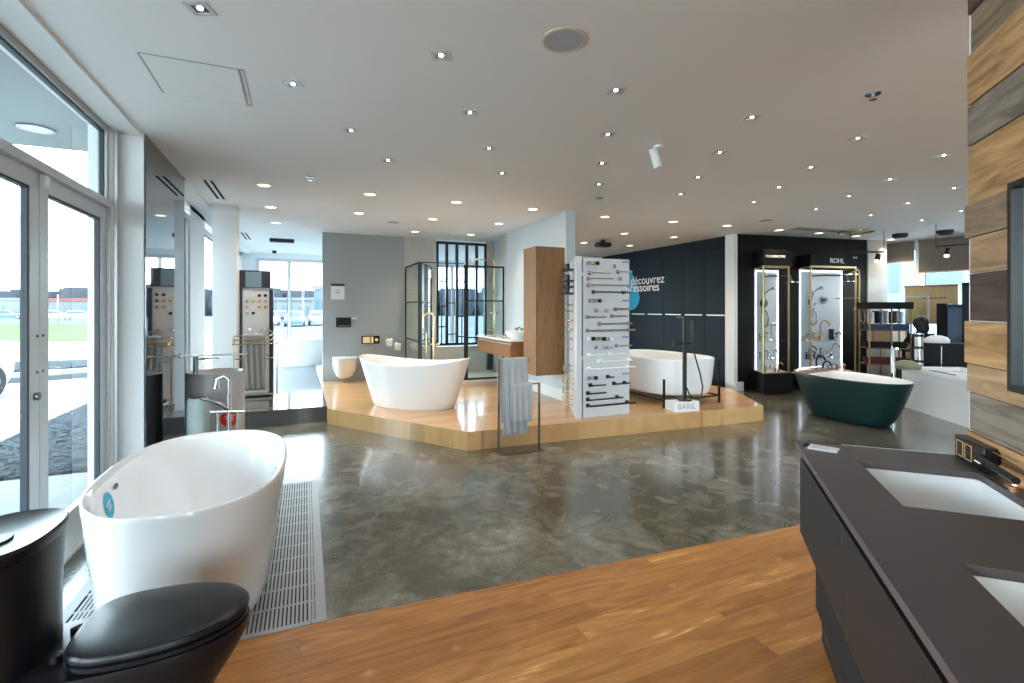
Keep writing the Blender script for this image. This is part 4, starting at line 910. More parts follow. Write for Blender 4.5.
# faucets and fittings inside cases
def F_goose(w, h, m, label, r=.012, grp='faucets on the display case shelves'):
    t = thing('faucet', label, 'faucet', (0, 0, 0), 0, grp)
    obj('base', MB().lathe([(.026, 0), (.026, .012), (.014, .02)], seg=16), m, t)
    obj('spout', MB().tube([(0, 0, .01), (0, 0, h - w / 2)] + arc((w / 2, 0, h - w / 2), w / 2, PI, .15, 10)[1:], r, 8), m, t)
    obj('handle', MB().tube([(-.06, 0, 0), (-.06, 0, .06)], .012, 8).tube([(-.085, 0, .06), (-.035, 0, .06)], .007, 8), m, t)
    return t
def F_bridge(m, label, grp='faucets on the display case shelves'):
    t = thing('faucet', label, 'faucet', (0, 0, 0), 0, grp)
    obj('body', MB().tube([(-.09, 0, 0), (-.09, 0, .10)], .014, 8).tube([(.09, 0, 0), (.09, 0, .10)], .014, 8).tube([(-.09, 0, .06), (.09, 0, .06)], .010, 8), m, t)
    obj('spout', MB().tube([(0, 0, .06), (0, 0, .13), (0, -.06, .15), (0, -.12, .12)], .011, 8), m, t)
    for s_ in (-.09, .09): obj('cross_handle', MB().tube([(s_ - .03, 0, .11), (s_ + .03, 0, .11)], .007, 6).tube([(s_, -.03, .11), (s_, .03, .11)], .007, 6), m, t)
    return t
def put(t, case_, x, y, z, rz=0):
    o = case_[0]; x += SKEW * (1 + y / .52) * (y > -.5); t.location = Vector(o.location) + Matrix.Rotation(ba, 3, 'Z') @ Vector((x, y, 0)) + Vector((0, 0, z)); t.rotation_euler.z = ba + rz
z0, z1, sh = c1[1], c1[2], c1[3]
put(F_goose(.10, .30, 'chrome', 'tall chrome gooseneck faucet on the upper shelf of the narrow case'), c1, .34, -.15, sh[0] + .001)
put(F_bridge('brass', 'brass faucet at the left of the upper shelf of the narrow case'), c1, .15, -.2, sh[0] + .001)
put(F_bridge('chrome', 'chrome faucet at the left of the lower shelf of the narrow case'), c1, .15, -.2, sh[1] + .001)
put(F_goose(.09, .14, 'chrome', 'low chrome faucet at the right of the lower shelf of the narrow case'), c1, .36, -.2, sh[1] + .001)
put(F_bridge('brass', 'brass faucet on the floor of the narrow case'), c1, .20, -.38, z0 + .008); put(F_goose(.10, .16, 'dull_brass', 'squat bronze faucet on the floor of the narrow case'), c1, .38, -.38, z0 + .008)
z0, z1, sh = c2[1], c2[2], c2[3]
for i, (x, m, h, w, lb) in enumerate(((.10, 'brass', .12, .06, 'short brass faucet, first on the upper shelf of the wide case'), (.22, 'chrome', .14, .07, 'short chrome faucet, second on the upper shelf of the wide case'), (.42, 'dull_brass', .36, .22, 'large bronze gooseneck faucet on the upper shelf of the wide case'), (.80, 'steel_dark', .14, .12, 'dark faucet at the right end of the upper shelf of the wide case'))):
    put(F_goose(w, h, m, lb), c2, x, -.2, sh[0] + .001)
pk = thing('dark_faucet_box', 'dark square faucet block on the upper shelf of the wide case', 'faucet'); obj('body', MB().box(-.03, .03, -.03, .03, 0, .20), 'black_metal', pk, .004); obj('spout', MB().box(.03, .17, -.012, .012, .10, .115), 'chrome', pk); put(pk, c2, .68, -.2, sh[0] + .001)
put(F_bridge('brass', 'brass faucet between the short ones on the upper shelf of the wide case'), c2, .32, -.26, sh[0] + .001)
put(F_goose(.17, .22, 'black_metal', 'black gooseneck faucet on the lower shelf of the wide case'), c2, .16, -.2, sh[1] + .001)
put(F_bridge('black_metal', 'black faucet lying low on the lower shelf of the wide case'), c2, .14, -.28, sh[1] + .001)
put(F_goose(.03, .18, 'steel_dark', 'slim dark faucet in the middle of the lower shelf of the wide case'), c2, .42, -.2, sh[1] + .001)
put(F_bridge('chrome', 'chrome faucet in the middle of the lower shelf of the wide case'), c2, .60, -.2, sh[1] + .001); put(F_goose(.17, .26, 'chrome', 'chrome gooseneck faucet at the right of the lower shelf of the wide case'), c2, .70, -.2, sh[1] + .001)
put(F_goose(.20, .30, 'black_metal', 'big black gooseneck faucet on the floor of the wide case', .016), c2, .20, -.40, z0 + .008); put(F_goose(.18, .20, 'black_metal', 'smaller black gooseneck faucet on the floor of the wide case', .014), c2, .34, -.42, z0 + .008)
put(F_bridge('brass', 'brass faucet in the middle of the floor of the wide case'), c2, .56, -.40, z0 + .008); put(F_bridge('copper', 'rose gold faucet at the right of the floor of the wide case'), c2, .76, -.40, z0 + .008)
def showerset(case_, x, ztop, m, label, dual=False, armlen=.42):
    t = thing('shower_set', label, 'shower', (0, 0, 0)); 
    obj('shower_arm', MB().tube([(0, 0, ztop), (0, -.02, ztop), (.1, -.1, ztop + .01), (armlen, -.22, ztop), (armlen + .03, -.23, ztop - .09)], .015, 8), m, t)
    obj('rain_head', MB().lathe([(.10, -.12), (.10, -.10), (.02, -.09)], (armlen + .03, -.23, ztop), 24), m, t)
    obj('valve_plate', MB().disc((.02, 0, ztop - .50), (0, -1, 0), .085, .012).disc((.02, -.01, ztop - .50), (0, -1, 0), .03, .06, 14), m, t)
    if dual: obj('valve_plate', MB().disc((.30, 0, ztop - .46), (0, -1, 0), .08, .012).disc((.30, -.01, ztop - .46), (0, -1, 0), .03, .06, 14), m, t)
    hs_ = [(.03, -.05, ztop - .62), (.07, -.07, ztop - .75), (.05, -.07, ztop - .9), (-.02, -.06, ztop - .95), (-.06, -.05, ztop - .85), (-.03, -.05, ztop - .7), (.0, -.05, ztop - .45), (-.01, -.06, ztop - .32), (.06, -.08, ztop - .26)]
    obj('hose', MB().tube(hs_, .012, 8), m, t); obj('hand_shower', MB().tube([(.06, -.08, ztop - .26), (.14, -.12, ztop - .22)], [.012, .03], 12), m, t)
    obj('slide_bar', MB().tube([(-.03, -.05, ztop - .8), (-.03, -.05, ztop - .15)], .014, 8), m, t)
    put(t, case_, x, -.035, 0)
showerset(c1, .20, c1[2] - .13, 'steel_dark', 'nickel shower set mounted in the narrow lit case'); showerset(c2, .30, c2[2] - .12, 'steel_dark', 'nickel double shower set mounted in the wide lit case', True, .62)
t = thing('shower_set', 'brass exposed shower column with hose at the right front of the wide case', 'shower'); zc = c2[2] - .75
obj('riser', MB().tube([(0, 0, zc - .35), (0, 0, c2[2] - .06), (-.08, -.05, c2[2] - .03), (-.3, -.08, c2[2] - .10)], .013, 10), 'dull_brass', t); obj('rain_head', MB().lathe([(.11, -.02), (.11, 0), (.02, .012)], (-.3, -.08, c2[2] - .12), 24), 'chrome', t)
obj('valve', MB().tube([(-.1, 0, zc), (.14, 0, zc)], .022, 10), 'brass', t); obj('hose', MB().tube([(.1, -.01, zc), (.13, -.01, zc - .2), (.08, -.01, zc - .3), (.02, -.01, zc - .2)], .008, 8), 'dull_brass', t)
obj('bracket', MB().tube([(0, 0, zc + .2), (0, .5, zc + .2)], .008, 6), 'dull_brass', t)
put(t, c2, 1.09, -.54, 0)
# stone pillar
struct('pillar_stone', MB().box(3.06, 3.55, -.02, .15, 0, CEIL), 'stone_tile', None, loc=BO, rz=ba)

# ------------------------------------------------------------------ shelf unit right
dS = 8.6
def at(px, d, z=0):
    l = (px - 512) / FPX * d; return Vector((l * cs + d * sn, d * cs - l * sn, z))
sa, sb = at(869, dS), at(912, dS - .15); sdir = (sb - sa); sang = math.atan2(sdir.y, sdir.x); SW = sdir.length
t = thing('shelf_unit', 'black shelf unit with brass posts beside the second display case', 'shelf unit', sa, sang)
zs = [zz(y, dS) for y in (389, 364, 348, 330, 309)]
for x in (0, SW * .52, SW - .02):
    obj('post', MB().box(x, x + .02, 0, .02, 0, zs[4]).box(x, x + .02, .38, .40, 0, zs[4]), 'dull_brass', t)
obj('top_box', MB().box(-.02, SW + .02, -.01, .42, zs[4], zs[4] + .12), 'black_panel', t)
for z in [.08] + zs[1:4]: obj('shelf', MB().box(0, SW, 0, .40, z - .015, z), 'tray_wood', t)
def onshelf(x, y, z): return sa + Matrix.Rotation(sang, 3, 'Z') @ Vector((x, y, 0)) + Vector((0, 0, z))
def basket(z, m, label):
    b_ = MB().loft([sup(.30, .13, 5, 32, 0, 0, 0), sup(.33, .15, 5, 32, 0, 0, .10), sup(.315, .14, 5, 32, 0, 0, .10), sup(.28, .12, 5, 32, 0, 0, .02)], True, True)
    tag(obj('storage_basin', b_, m, None, loc=onshelf(SW / 2, .18, z), rz=sang), label, 'basin', 'basins on the shelf unit')
basket(zs[3] + .001, 'basket_blue', 'blue basin on the upper shelf of the black shelf unit'); basket(zs[2] + .001, 'groove_black', 'black basin on the middle shelf of the black shelf unit'); basket(zs[1] + .001, 'basket_maroon', 'maroon basin on the lower shelf of the black shelf unit')
for k in range(7):
    tag(obj('binder', MB().box(-.015, .015, -.1, .1, 0, .20 + .02 * (k % 2)), ['paper', 'black_panel', 'grey_print'][k % 3], None, .003, loc=onshelf(.14 + k * .075, .27, zs[3] + .115), rz=sang), 'binder standing behind the blue basin, number %s along the shelf' % ['one', 'two', 'three', 'four', 'five', 'six', 'seven'][k], 'binder', 'binders on the shelf unit')
for k in range(2): tag(obj('cardboard_box', MB().box(-.14, .14, -.06, .06, 0, .09), 'box_tan', None, .004, loc=onshelf(SW * .5, .30, zs[2] + .11 + .1 * k), rz=sang), 'tan box behind the black basin, %s one' % ('lower' if k == 0 else 'upper'), 'box', 'tan boxes on the shelf unit')

# chrome floor faucet near the green tub
pf_ = at(893, 6.75); t = thing('tub_filler', 'chrome floor-mounted tub filler between the green tub and the white tub', 'faucet', pf_, .6)
zt = zz(349, 6.75)
obj('base_plate', MB().lathe([(.05, 0), (.05, .01)]), 'chrome', t); obj('column', MB().tube([(0, 0, 0), (0, 0, zt)], .025, 14), 'chrome', t); obj('spout', MB().bar((0, 0, zt), (-.22, -.02, zt + .02), .03, .018), 'chrome', t)
obj('hand_shower', MB().tube([(.10, 0, zt - .30), (.10, 0, zt + .03)], .012, 10), 'chrome', t); obj('bracket', MB().tube([(0, 0, zt - .1), (.1, 0, zt - .1)], .012, 8), 'chrome', t); obj('hose', MB().tube([(.10, 0, zt - .30), (.13, 0, zt - .5), (.05, 0, zt - .55), (0, 0, zt - .4)], .008, 8), 'chrome', t)

# ------------------------------------------------------------------ right-hand office area
for k, (ya, yb, py, w) in enumerate(((5.74, 6.33, 261.6, 'narrow blind beside the stone pillar'), (4.79, 5.66, 270.5, 'wide middle blind'), (4.16, 4.71, 265, 'third blind, beside the wood-clad wall'), (2.04, 4.08, 265, 'wide blind hidden behind the wood-clad wall'))):
    if k == 3: continue
    d = 11.1 * sn + (ya + yb) / 2 * cs; z = zz(py, d)
    t = thing('roller_blind', 'taupe roller blind, ' + w, 'blind', (XR - .05, ya, 0), 0, 'taupe roller blinds on the right windows')
    obj('fabric', MB().box(0, .006, 0, yb - ya, z, 2.80), 'blind', t); obj('roller', MB().tube([(.005, 0, 2.82), (.005, yb - ya, 2.82)], .03, 14), 'blind', t); obj('bottom_bar', MB().box(-.006, .012, 0, yb - ya, z - .025, z), 'plywood_light' if k else 'aluminium', t)
tk0, tk1 = at(934, 8.2, CEIL - .30), at(966, 7.9, CEIL - .30)
def track(label, a, b, lamps, group='track lights'):
    t = thing('track_light', label, 'track light', a, 0, group); v_ = b - a
    obj('rail', MB().bar((0, 0, 0), v_, .03, .03), 'black_metal', t)
    for q0_ in (Vector((0, 0, 0)), v_): obj('rod', MB().tube([q0_, q0_ + Vector((0, 0, CEIL - a.z))], .006, 6), 'black_metal', t)
    for f in lamps:
        q = v_ * f; h_ = obj('lamp_head', MB().tube([q + Vector((0, 0, -.02)), q + Vector((0, 0, -.06))], .012, 8).tube([q + Vector((.03, 0, -.05)), q + Vector((-.06, -.03, -.16))], .04, 16), 'black_metal', t)
        obj('bulb', MB().tube([q + Vector((-.058, -.029, -.158)), q + Vector((-.064, -.032, -.165))], .033, 14), 'lamp_warm', h_)
track('black track light with one head near the wood-clad wall', at(936, 8.0, zz(247, 8.0)), at(975, 7.6, zz(247, 8.0)), (.28,))
track('black track light before the stone pillar', at(850, 8.6, 2.5), at(884, 8.6, 2.5), (.80,))
for (px, py, d) in ((900, 243, 9.0), (945, 237, 8.6)):
    t = thing('blind_motor', 'black round ceiling device above the %s' % ('narrow blind' if px == 900 else 'third blind'), 'device', at(px, d, CEIL)); obj('body', MB().lathe([(.12, 0), (.12, -.05), (.09, -.08)], seg=20), 'black_metal', t)
# wooden divider
wa, wb_ = at(905, 9.7), at(958, 9.0); wd = wb_ - wa; wang = math.atan2(wd.y, wd.x)
t = thing('wooden_divider', 'pale plywood office divider with orange top edge below the blinds', 'divider', wa, wang)
zt = zz(287, 9.5); obj('panel', MB().box(0, wd.length, 0, .05, 0, zt), 'plywood_light', t); obj('top_edge', MB().box(-.01, wd.length + .01, -.03, .07, zt, zt + .03), 'board_orange', t)
obj('coat_rail', MB().tube([(.3, -.05, zt - .22), (wd.length - .15, -.05, zt - .22)], .01, 8), 'steel_dark', t)
t = thing('framed_glass_panel', 'narrow glass panel with pale frame standing before the plywood divider', 'glass panel', at(905, 9.5), wang); obj('frame', MB().box(0, .03, 0, .03, 0, 1.75).box(.34, .37, 0, .03, 0, 1.75).box(0, .37, 0, .03, 1.72, 1.75), 'aluminium', t); obj('glass_pane', MB().box(.03, .34, .01, .02, 0.05, 1.72), 'shower_glass', t)
t = thing('filing_locker', 'grey-blue metal locker beside the wood-clad wall', 'locker', at(947, 8.75), wang); obj('body', MB().box(0, .28, 0, .25, 0, 1.58), 'basket_blue', t, .004); obj('door', MB().box(.02, .26, -.015, -.001, .05, 1.52), 'car_blue', t); obj('side_panel', MB().box(-.15, -.01, 0, .25, 0, 1.6), 'black_panel', t)
t = thing('black_cupboard', 'black cupboard at the edge of the wood-clad wall', 'cupboard', at(962, 8.4), wang); obj('body', MB().box(0, .3, 0, .3, 0, 1.95), 'black_panel', t); obj('door', MB().box(.01, .29, -.015, -.001, .02, 1.9), 'black_matte', t)
da, db = at(922, 7.95), at(968, 7.65); dd_ = db - da; dang = math.atan2(dd_.y, dd_.x)
t = thing('reception_desk', 'black office desk behind the boxed-in bathtub', 'desk', da, dang); zt = zz(343, 7.9)
obj('top', MB().box(-.02, dd_.length + .02, -.02, .38, zt - .03, zt), 'black_panel', t, .003); obj('front_panel', MB().box(0, dd_.length, 0, .03, 0, zt - .03), 'black_panel', t); obj('side_panel', MB().box(0, .03, .03, .36, 0, zt - .03), 'black_panel', t)
obj('edge_strip', MB().box(dd_.length * .42, dd_.length * .42 + .012, -.008, 0, .3, zt - .05), 'steel_dark', t)
pbg = da + Matrix.Rotation(dang, 3, 'Z') @ Vector((.20, .14, 0)) + Vector((0, 0, zt))
tag(obj('crumpled_bag', MB().loft([sup(.16, .10, 3, 28, 0, 0, 0), sup(.17, .11, 2.5, 28, 0, 0, .04), sup(.13, .09, 2.2, 28, .01, 0, .09), sup(.06, .05, 2, 28, 0, 0, .12)]), 'paper', None, loc=pbg, rz=dang), 'white crumpled bag lying on the black desk', 'bag')
pc = at(919, 7.8); t = thing('steel_bin', 'tall polished steel cylinder with bands beside the black desk', 'bin', pc); zt2 = zz(333, 7.8)
obj('body', MB().lathe([(.062, 0), (.062, zt2)], seg=24), 'chrome', t)
for z in (.3, .65, zt2 - .25, zt2 - .06): obj('band', MB().lathe([(.067, z), (.067, z + .04)], seg=24, cap0=True, cap1=True), 'black_metal', t)
# monitor
pm = at(924, 9.15); t = thing('computer_monitor', 'computer monitor with a blue-white screen behind the seated person', 'monitor', pm, -YAW + .0); zc = zz(332, 9.15)
obj('screen_housing', MB().box(-.29, .29, 0, .03, zc - .17, zc + .17), 'black_metal', t); obj('screen', MB().box(-.27, .27, -.004, 0, zc - .15, zc + .15), 'screen_blue', t); obj('stand', MB().box(-.03, .03, .03, .05, .745, zc).box(-.12, .12, -.06, .1, .735, .745), 'black_metal', t)
tdk = thing('side_table', 'dark office table carrying the monitor', 'table', at(924, 9.16), -YAW); obj('top', MB().box(-.34, .28, -.14, .12, .705, .735), 'black_panel', tdk)
for x in (-.31, .25):
    for y in (-.11, .09): obj('leg', MB().box(x - .02, x + .02, y - .02, y + .02, 0, .705), 'black_metal', tdk)
tes = thing('exit_sign', 'small red lit sign on the far window mullion', 'sign', Vector((11.1, 4.72, 2.20))); obj('panel', MB().box(-.02, .0, -.10, .08, 0, .09), 'exit_red', tes); obj('bracket', MB().box(0, .06, -.02, .0, .03, .05), 'black_metal', tes)

# person seated
def person(loc, rz):
    t = thing('person', 'seated person in black with dark hair facing the monitor', 'person', loc, rz)
    J = {}; V = []; E = []; Rr = []
    def a(n, p, r, par=None):
        J[n] = len(V); V.append(p); Rr.append(r)
        if par: E.append((J[par], J[n]))
    a('pel', (0, 0, .55), .15); a('wai', (0, .0, .72), .13, 'pel'); a('che', (0, .03, .93), .15, 'wai'); a('nk', (0, .05, 1.09), .06, 'che'); a('hd', (0, .08, 1.17), .075, 'nk'); a('ht', (0, .085, 1.27), .08, 'hd')
    for s_, n in ((-1, 'l'), (1, 'r')):
        a('sh' + n, (.17 * s_, .04, 1.02), .065, 'che'); a('el' + n, (.24 * s_, .14, .80), .045, 'sh' + n); a('wr' + n, (.15 * s_, .38, .78), .03, 'el' + n); a('pa' + n, (.14 * s_, .44, .775), .028, 'wr' + n)
        for k in range(4): a('f%d' % k + n, (.14 * s_ + (k - 1.5) * .018, .50 + (.008 if k in (1, 2) else 0), .772), .009, 'pa' + n); a('g%d' % k + n, (.14 * s_ + (k - 1.5) * .02, .53, .76), .008, 'f%d' % k + n)
        a('t' + n, (.14 * s_ - .04 * s_, .465, .77), .009, 'pa' + n)
        a('hp' + n, (.10 * s_, .02, .52), .10, 'pel'); a('kn' + n, (.13 * s_, .42, .50), .07, 'hp' + n); a('an' + n, (.13 * s_, .44, .10), .045, 'kn' + n); a('to' + n, (.13 * s_, .58, .04), .035, 'an' + n)
    me = bpy.data.meshes.new('body'); me.from_pydata(V, E, []); o = bpy.data.objects.new('body', me); col.objects.link(o); o.parent = t
    o.modifiers.new('skin', 'SKIN'); 
    for i, r in enumerate(Rr): me.skin_vertices[0].data[i].radius = (r, r)
    me.skin_vertices[0].data[0].use_root = True
    o.modifiers.new('sub', 'SUBSURF').render_levels = 2; me.materials.append(M['cloth_black'])
    obj('hair', MB().sphere((0, .06, 1.25), .115, 20, (1, 1.05, 1.15)).sphere((0, -.02, 1.16), .085, 16, (1, .8, 1.3)), 'hair', t)
    obj('face', MB().sphere((0, .11, 1.235), .088, 20, (.85, .95, 1.15)).sphere((0, .195, 1.23), .016, 8), 'skin', t)
    return t
pp = at(923, 8.75); person(pp, -YAW - .15)
t = thing('office_stool', 'dark office stool under the seated person', 'stool', pp); obj('seat', MB().lathe([(.19, .36), (.2, .39), (.19, .42)], seg=28), 'black_panel', t); obj('column', MB().tube([(0, 0, .03), (0, 0, .36)], .025, 10), 'chrome', t)
bs_ = MB()
for k in range(5): bs_.bar((0, 0, .05), (.22 * math.cos(k * 1.257), .22 * math.sin(k * 1.257), .02), .03)
obj('base', bs_, 'chrome', t)

# ------------------------------------------------------------------ left-hand items behind front tub
pc = Vector((-.77, 5.64, 0)); t = thing('pedestal_basin', 'grey cylindrical freestanding basin with red sticker behind the front tub', 'basin', pc)
bh_ = .885; br_ = .255
obj('body', MB().lathe([(br_ - .01, 0), (br_, .01), (br_, bh_ - .01), (br_ - .004, bh_), (br_ - .02, bh_), (br_ - .04, bh_ - .03), (br_ - .10, bh_ - .12), (.02, bh_ - .14)], seg=64), 'basin_grey', t)
bpy.context.view_layer.update()
o, hn = decal('round_sticker', kid(t, 'body'), t, 230, 418, .085, .085, 'red_sticker')
for k in range(3): decal('sticker_lettering', kid(t, 'body'), o, 0, 0, .055 - .008 * k, .006 if k == 1 else .004, 'white_print', 0, .0035, hn, (0, .022 - .022 * k))
# basin faucet (long spout)
fb = Vector((-.86, 5.45, bh_)); t = thing('basin_faucet', 'chrome faucet standing on the grey cylindrical basin rim', 'faucet', Vector((-.905, 5.44, bh_ - .002)), 0)
obj('body', MB().tube([(0, 0, 0), (0, 0, .17)], .022, 16), 'steel_dark', t); obj('spout', MB().tube([(0, 0, .14), (.18, .05, .145), (.185, .05, .13)], .010, 10), 'chrome', t); obj('lever', MB().bar((-.02, 0, .178), (.04, .01, .178), .03, .012), 'chrome', t)
# towel bar long
yb_ = 5.98
t = thing('long_rail', 'long thin chrome rail above the grey cylindrical basin', 'rail', Vector((-1.115, 5.92, 1.02)), 0)
obj('bar', MB().tube([(.0, 0, 0), (.60, 0, .0)], .009, 10), 'chrome', t); obj('wall_flange', MB().disc((0, 0, 0), (1, 0, 0), .025, .01), 'chrome', t)
# free standing chrome tub filler behind tub 1
P_ = at(229, 4.30); t = thing('tub_filler', 'chrome floor-mounted tub filler behind the front bathtub', 'faucet', P_, -.4); zt = zz(376, 4.30)
obj('column', MB().tube([(0, 0, 0), (0, 0, zt - .03)], .018, 12), 'chrome', t); obj('base_plate', MB().lathe([(.04, 0), (.04, .012)]), 'chrome', t)
obj('hand_shower', MB().tube([(0, 0, zt - .16), (.005, 0, zt - .03), (-.03, -.02, zt), (-.085, -.03, zt - .02), (-.095, -.03, zt - .10)], [.014, .014, .014, .018, .026], 12), 'chrome', t)
obj('cross_body', MB().tube([(-.15, -.01, zt - .31), (.13, .01, zt - .31)], .017, 12), 'chrome', t)
obj('spout', MB().tube([(0, 0, zt - .29), (-.09, -.04, zt - .22), (-.19, -.10, zt - .18)], [.02, .018, .010], 10), 'steel_dark', t)
for s_ in (-.10, .075): obj('supply_pipe', MB().tube([(s_, 0, 0), (s_, 0, zt - .31)], .012, 10), 'chrome', t)
# pale round pedestal
P_ = at(198, 4.30)
t = thing('pale_pedestal', 'pale green-grey tapered pedestal between the front tub and the mirror panel', 'pedestal', P_); hp_ = zz(398, 4.30)
obj('body', MB().loft([sup(.10, .10, 2, 32, 0, 0, 0), sup(.09, .09, 2, 32, 0, 0, .3), sup(.082, .082, 2, 32, 0, 0, hp_ - .02), sup(.072, .072, 2, 32, 0, 0, hp_)]), 'cloth_pale', t); obj('cap', MB().lathe([(.06, hp_), (.06, hp_ + .004)]), 'steel_dark', t)
# brass rack on tiled platform
q0 = Vector((-.78, 7.22, PLAT)); t = thing('towel_rack', 'brass floor towel rack on the edge of the tiled platform', 'towel rack', q0, .0); Lq = .50; hq = .95
for x in (0, Lq): obj('side_frame', MB().bar((x, 0, 0), (x, 0, hq), .016).bar((x, 0, hq), (x + (.0), -.14, hq - .10), .016).bar((x, -.14, .012), (x, .12, .012), .016), 'brass', t)
for (y, z) in ((0, hq), (-.07, hq - .05), (-.14, hq - .10), (0, hq - .30), (0, .10), (-.0, .18), (-.14, .02)): obj('rail', MB().tube([(0, y, z), (Lq, y, z)], .008, 8), 'brass', t)
towel('towel', 'taupe towel hanging over the brass rack', q0 + Vector((.10, 0, 0)), 0, .26, hq + .0 + PLAT - .0, .30 + .14, .5, .008, 'towel_taupe').location.z = 0
for k in range(2): tag(obj('folded_towel', MB().box(-.19, .19, -.10, .10, 0, .035), 'cloth_black' if k else 'towel_taupe', None, .012, loc=q0 + Vector((.25, .02, .11 + .035 * k)), rz=0), 'folded %s towel low in the brass rack' % ('black' if k else 'taupe'), 'towel')
# sample stand
X0s, dS1 = onY(237.5, 7.95); X1s = onY(273, 7.95)[0]
t = thing('sample_stand', 'tall dark sample stand with finish chips behind the brass towel rack', 'display stand', (X0s, 7.95, PLAT)); Ws = X1s - X0s; zt = zz(270, dS1) - PLAT
obj('frame', MB().box(0, .06, 0, .25, 0, zt - .0).box(Ws - .05, Ws, 0, .25, 0, zt - .27), 'dark_gasket', t); obj('board', MB().box(.06, Ws - .05, .02, .04, 0, zt - .25), 'white_board', t)
obj('header', MB().box(0, Ws - .03, -.005, .03, zt - .25, zt), 'dark_gasket', t); obj('header_picture', MB().box(.10, Ws - .15, -.008, -.005, zt - .24, zt - .02), 'picture_blue', t)
ch = ['white_print', 'white_print', 'black_metal', 'black_metal', 'sample_rose', 'steel_dark', 'sample_gold', 'sample_rose', 'steel_dark', 'dull_brass', 'sample_gold', 'white_print', 'sample_gold', 'dull_brass', 'sample_rose', 'steel_dark', 'black_metal', 'white_print']
for i, c_ in enumerate(ch):
    r_, k = divmod(i, 5); obj('finish_chip', MB().disc((.12 + k * .078, .02, zt - .36 - r_ * .085), (0, -1, 0), .022, .008, 14), c_, t)
dz_ = zt - .85
t2_ = thing('towel_ring', 'chrome towel ring mounted on the sample stand', 'towel ring', (X0s + Ws - .12, 7.97, PLAT + dz_)); obj('ring', MB().tube(arc((.02, -.05, -.09), .10, 0, 2 * PI, 28)[:-1], .008, 8, True), 'chrome', t2_); obj('mount', MB().disc((.02, 0, 0), (0, -1, 0), .02, .06, 12), 'chrome', t2_)
t2_ = thing('robe_hook', 'chrome robe hook mounted on the sample stand', 'hook', (X0s + .16, 7.97, PLAT + dz_ + .0)); obj('mount', MB().disc((0, 0, 0), (0, -1, 0), .022, .012, 12), 'chrome', t2_); obj('arm', MB().tube([(0, 0, 0), (0, -.06, 0), (.04, -.07, .02)], .009, 8), 'chrome', t2_)
for k, zq in enumerate((dz_ - .20, dz_ - .36)):
    t2_ = thing('towel_bar', 'thin chrome towel bar on the sample stand, %s one' % ('upper' if k == 0 else 'lower'), 'towel bar', (X0s + .10, 7.97, PLAT + zq)); obj('bar', MB().tube([(0, -.05, 0), (.32, -.05, 0)], .007, 8), 'chrome', t2_); obj('post', MB().tube([(.01, 0, 0), (.01, -.055, 0)], .010, 8).tube([(.31, 0, 0), (.31, -.055, 0)], .010, 8), 'chrome', t2_)

# ------------------------------------------------------------------ outside
GZ = -.12
struct('ground_sidewalk', MB().box(-60, XL - T, -30, 40, GZ - .1, GZ), 'concrete_pale'); struct('ground_asphalt', MB().box(-60, 90, 13.9, 160, GZ - .12, GZ - .01), 'asphalt')
struct('ground_lot', MB().box(XR + T, 60, -40, 13.8, GZ - .1, GZ), 'concrete_pale'); struct('ground_front', MB().box(XL - T, XR + T, -40, YF - T, GZ - .1, GZ), 'concrete_pale')
o = obj('gravel_bed', MB().prism([(-1.75, 6.15), (-2.9, 6.15), (-3.3, 7.2), (-3.3, 13.0), (-1.75, 13.0)], GZ, GZ + .03), 'gravel_mix'); tag(o, 'grey gravel bed outside along the windows', 'gravel'); o['kind'] = 'stuff'
gq = [gp(-260, 338, GZ), gp(110, 342, GZ), gp(110, 324, GZ), gp(-260, 323.5, GZ)]
o = obj('lawn', MB().prism([(p.x, p.y) for p in gq], GZ, GZ + .04), 'grass_green'); tag(o, 'green lawn strip beyond the parking area', 'lawn'); o['kind'] = 'stuff'
gq = [gp(-100, 380, GZ), gp(110, 366, GZ), gp(110, 360, GZ), gp(-100, 368, GZ)]
o = obj('gravel_bed', MB().prism([(p.x, p.y) for p in gq], GZ, GZ + .05), 'gravel_mix'); tag(o, 'second gravel strip by the low kerb outside', 'gravel'); o['kind'] = 'stuff'
o = obj('kerb', MB().prism([(p.x, p.y) for p in (gp(-100, 392, GZ), gp(110, 376, GZ), gp(110, 372, GZ), gp(-100, 386, GZ))], GZ, GZ + .12), 'asphalt'); o['kind'] = 'structure'
# porch
struct('ceiling_porch', MB().box(-6, XL - T, -6, 6.1, 3.05, 3.25), 'porch_paint')
struct('wall_brick_pier', MB().box(-1.93, XL - T, 6.12, 6.6, GZ, 3.05), 'brick_pale')
pl = gp(36, 128, 3.05); t = thing('porch_light', 'round white light in the porch ceiling outside the transom window', 'light', pl); obj('rim', MB().lathe([(.125, 0), (.125, -.012), (.105, -.014), (.105, -.003)], seg=36, cap0=False, cap1=False), 'steel_dark', t); obj('diffuser', MB().lathe([(.105, -.012), (.105, -.002)], seg=36), 'paper', t)
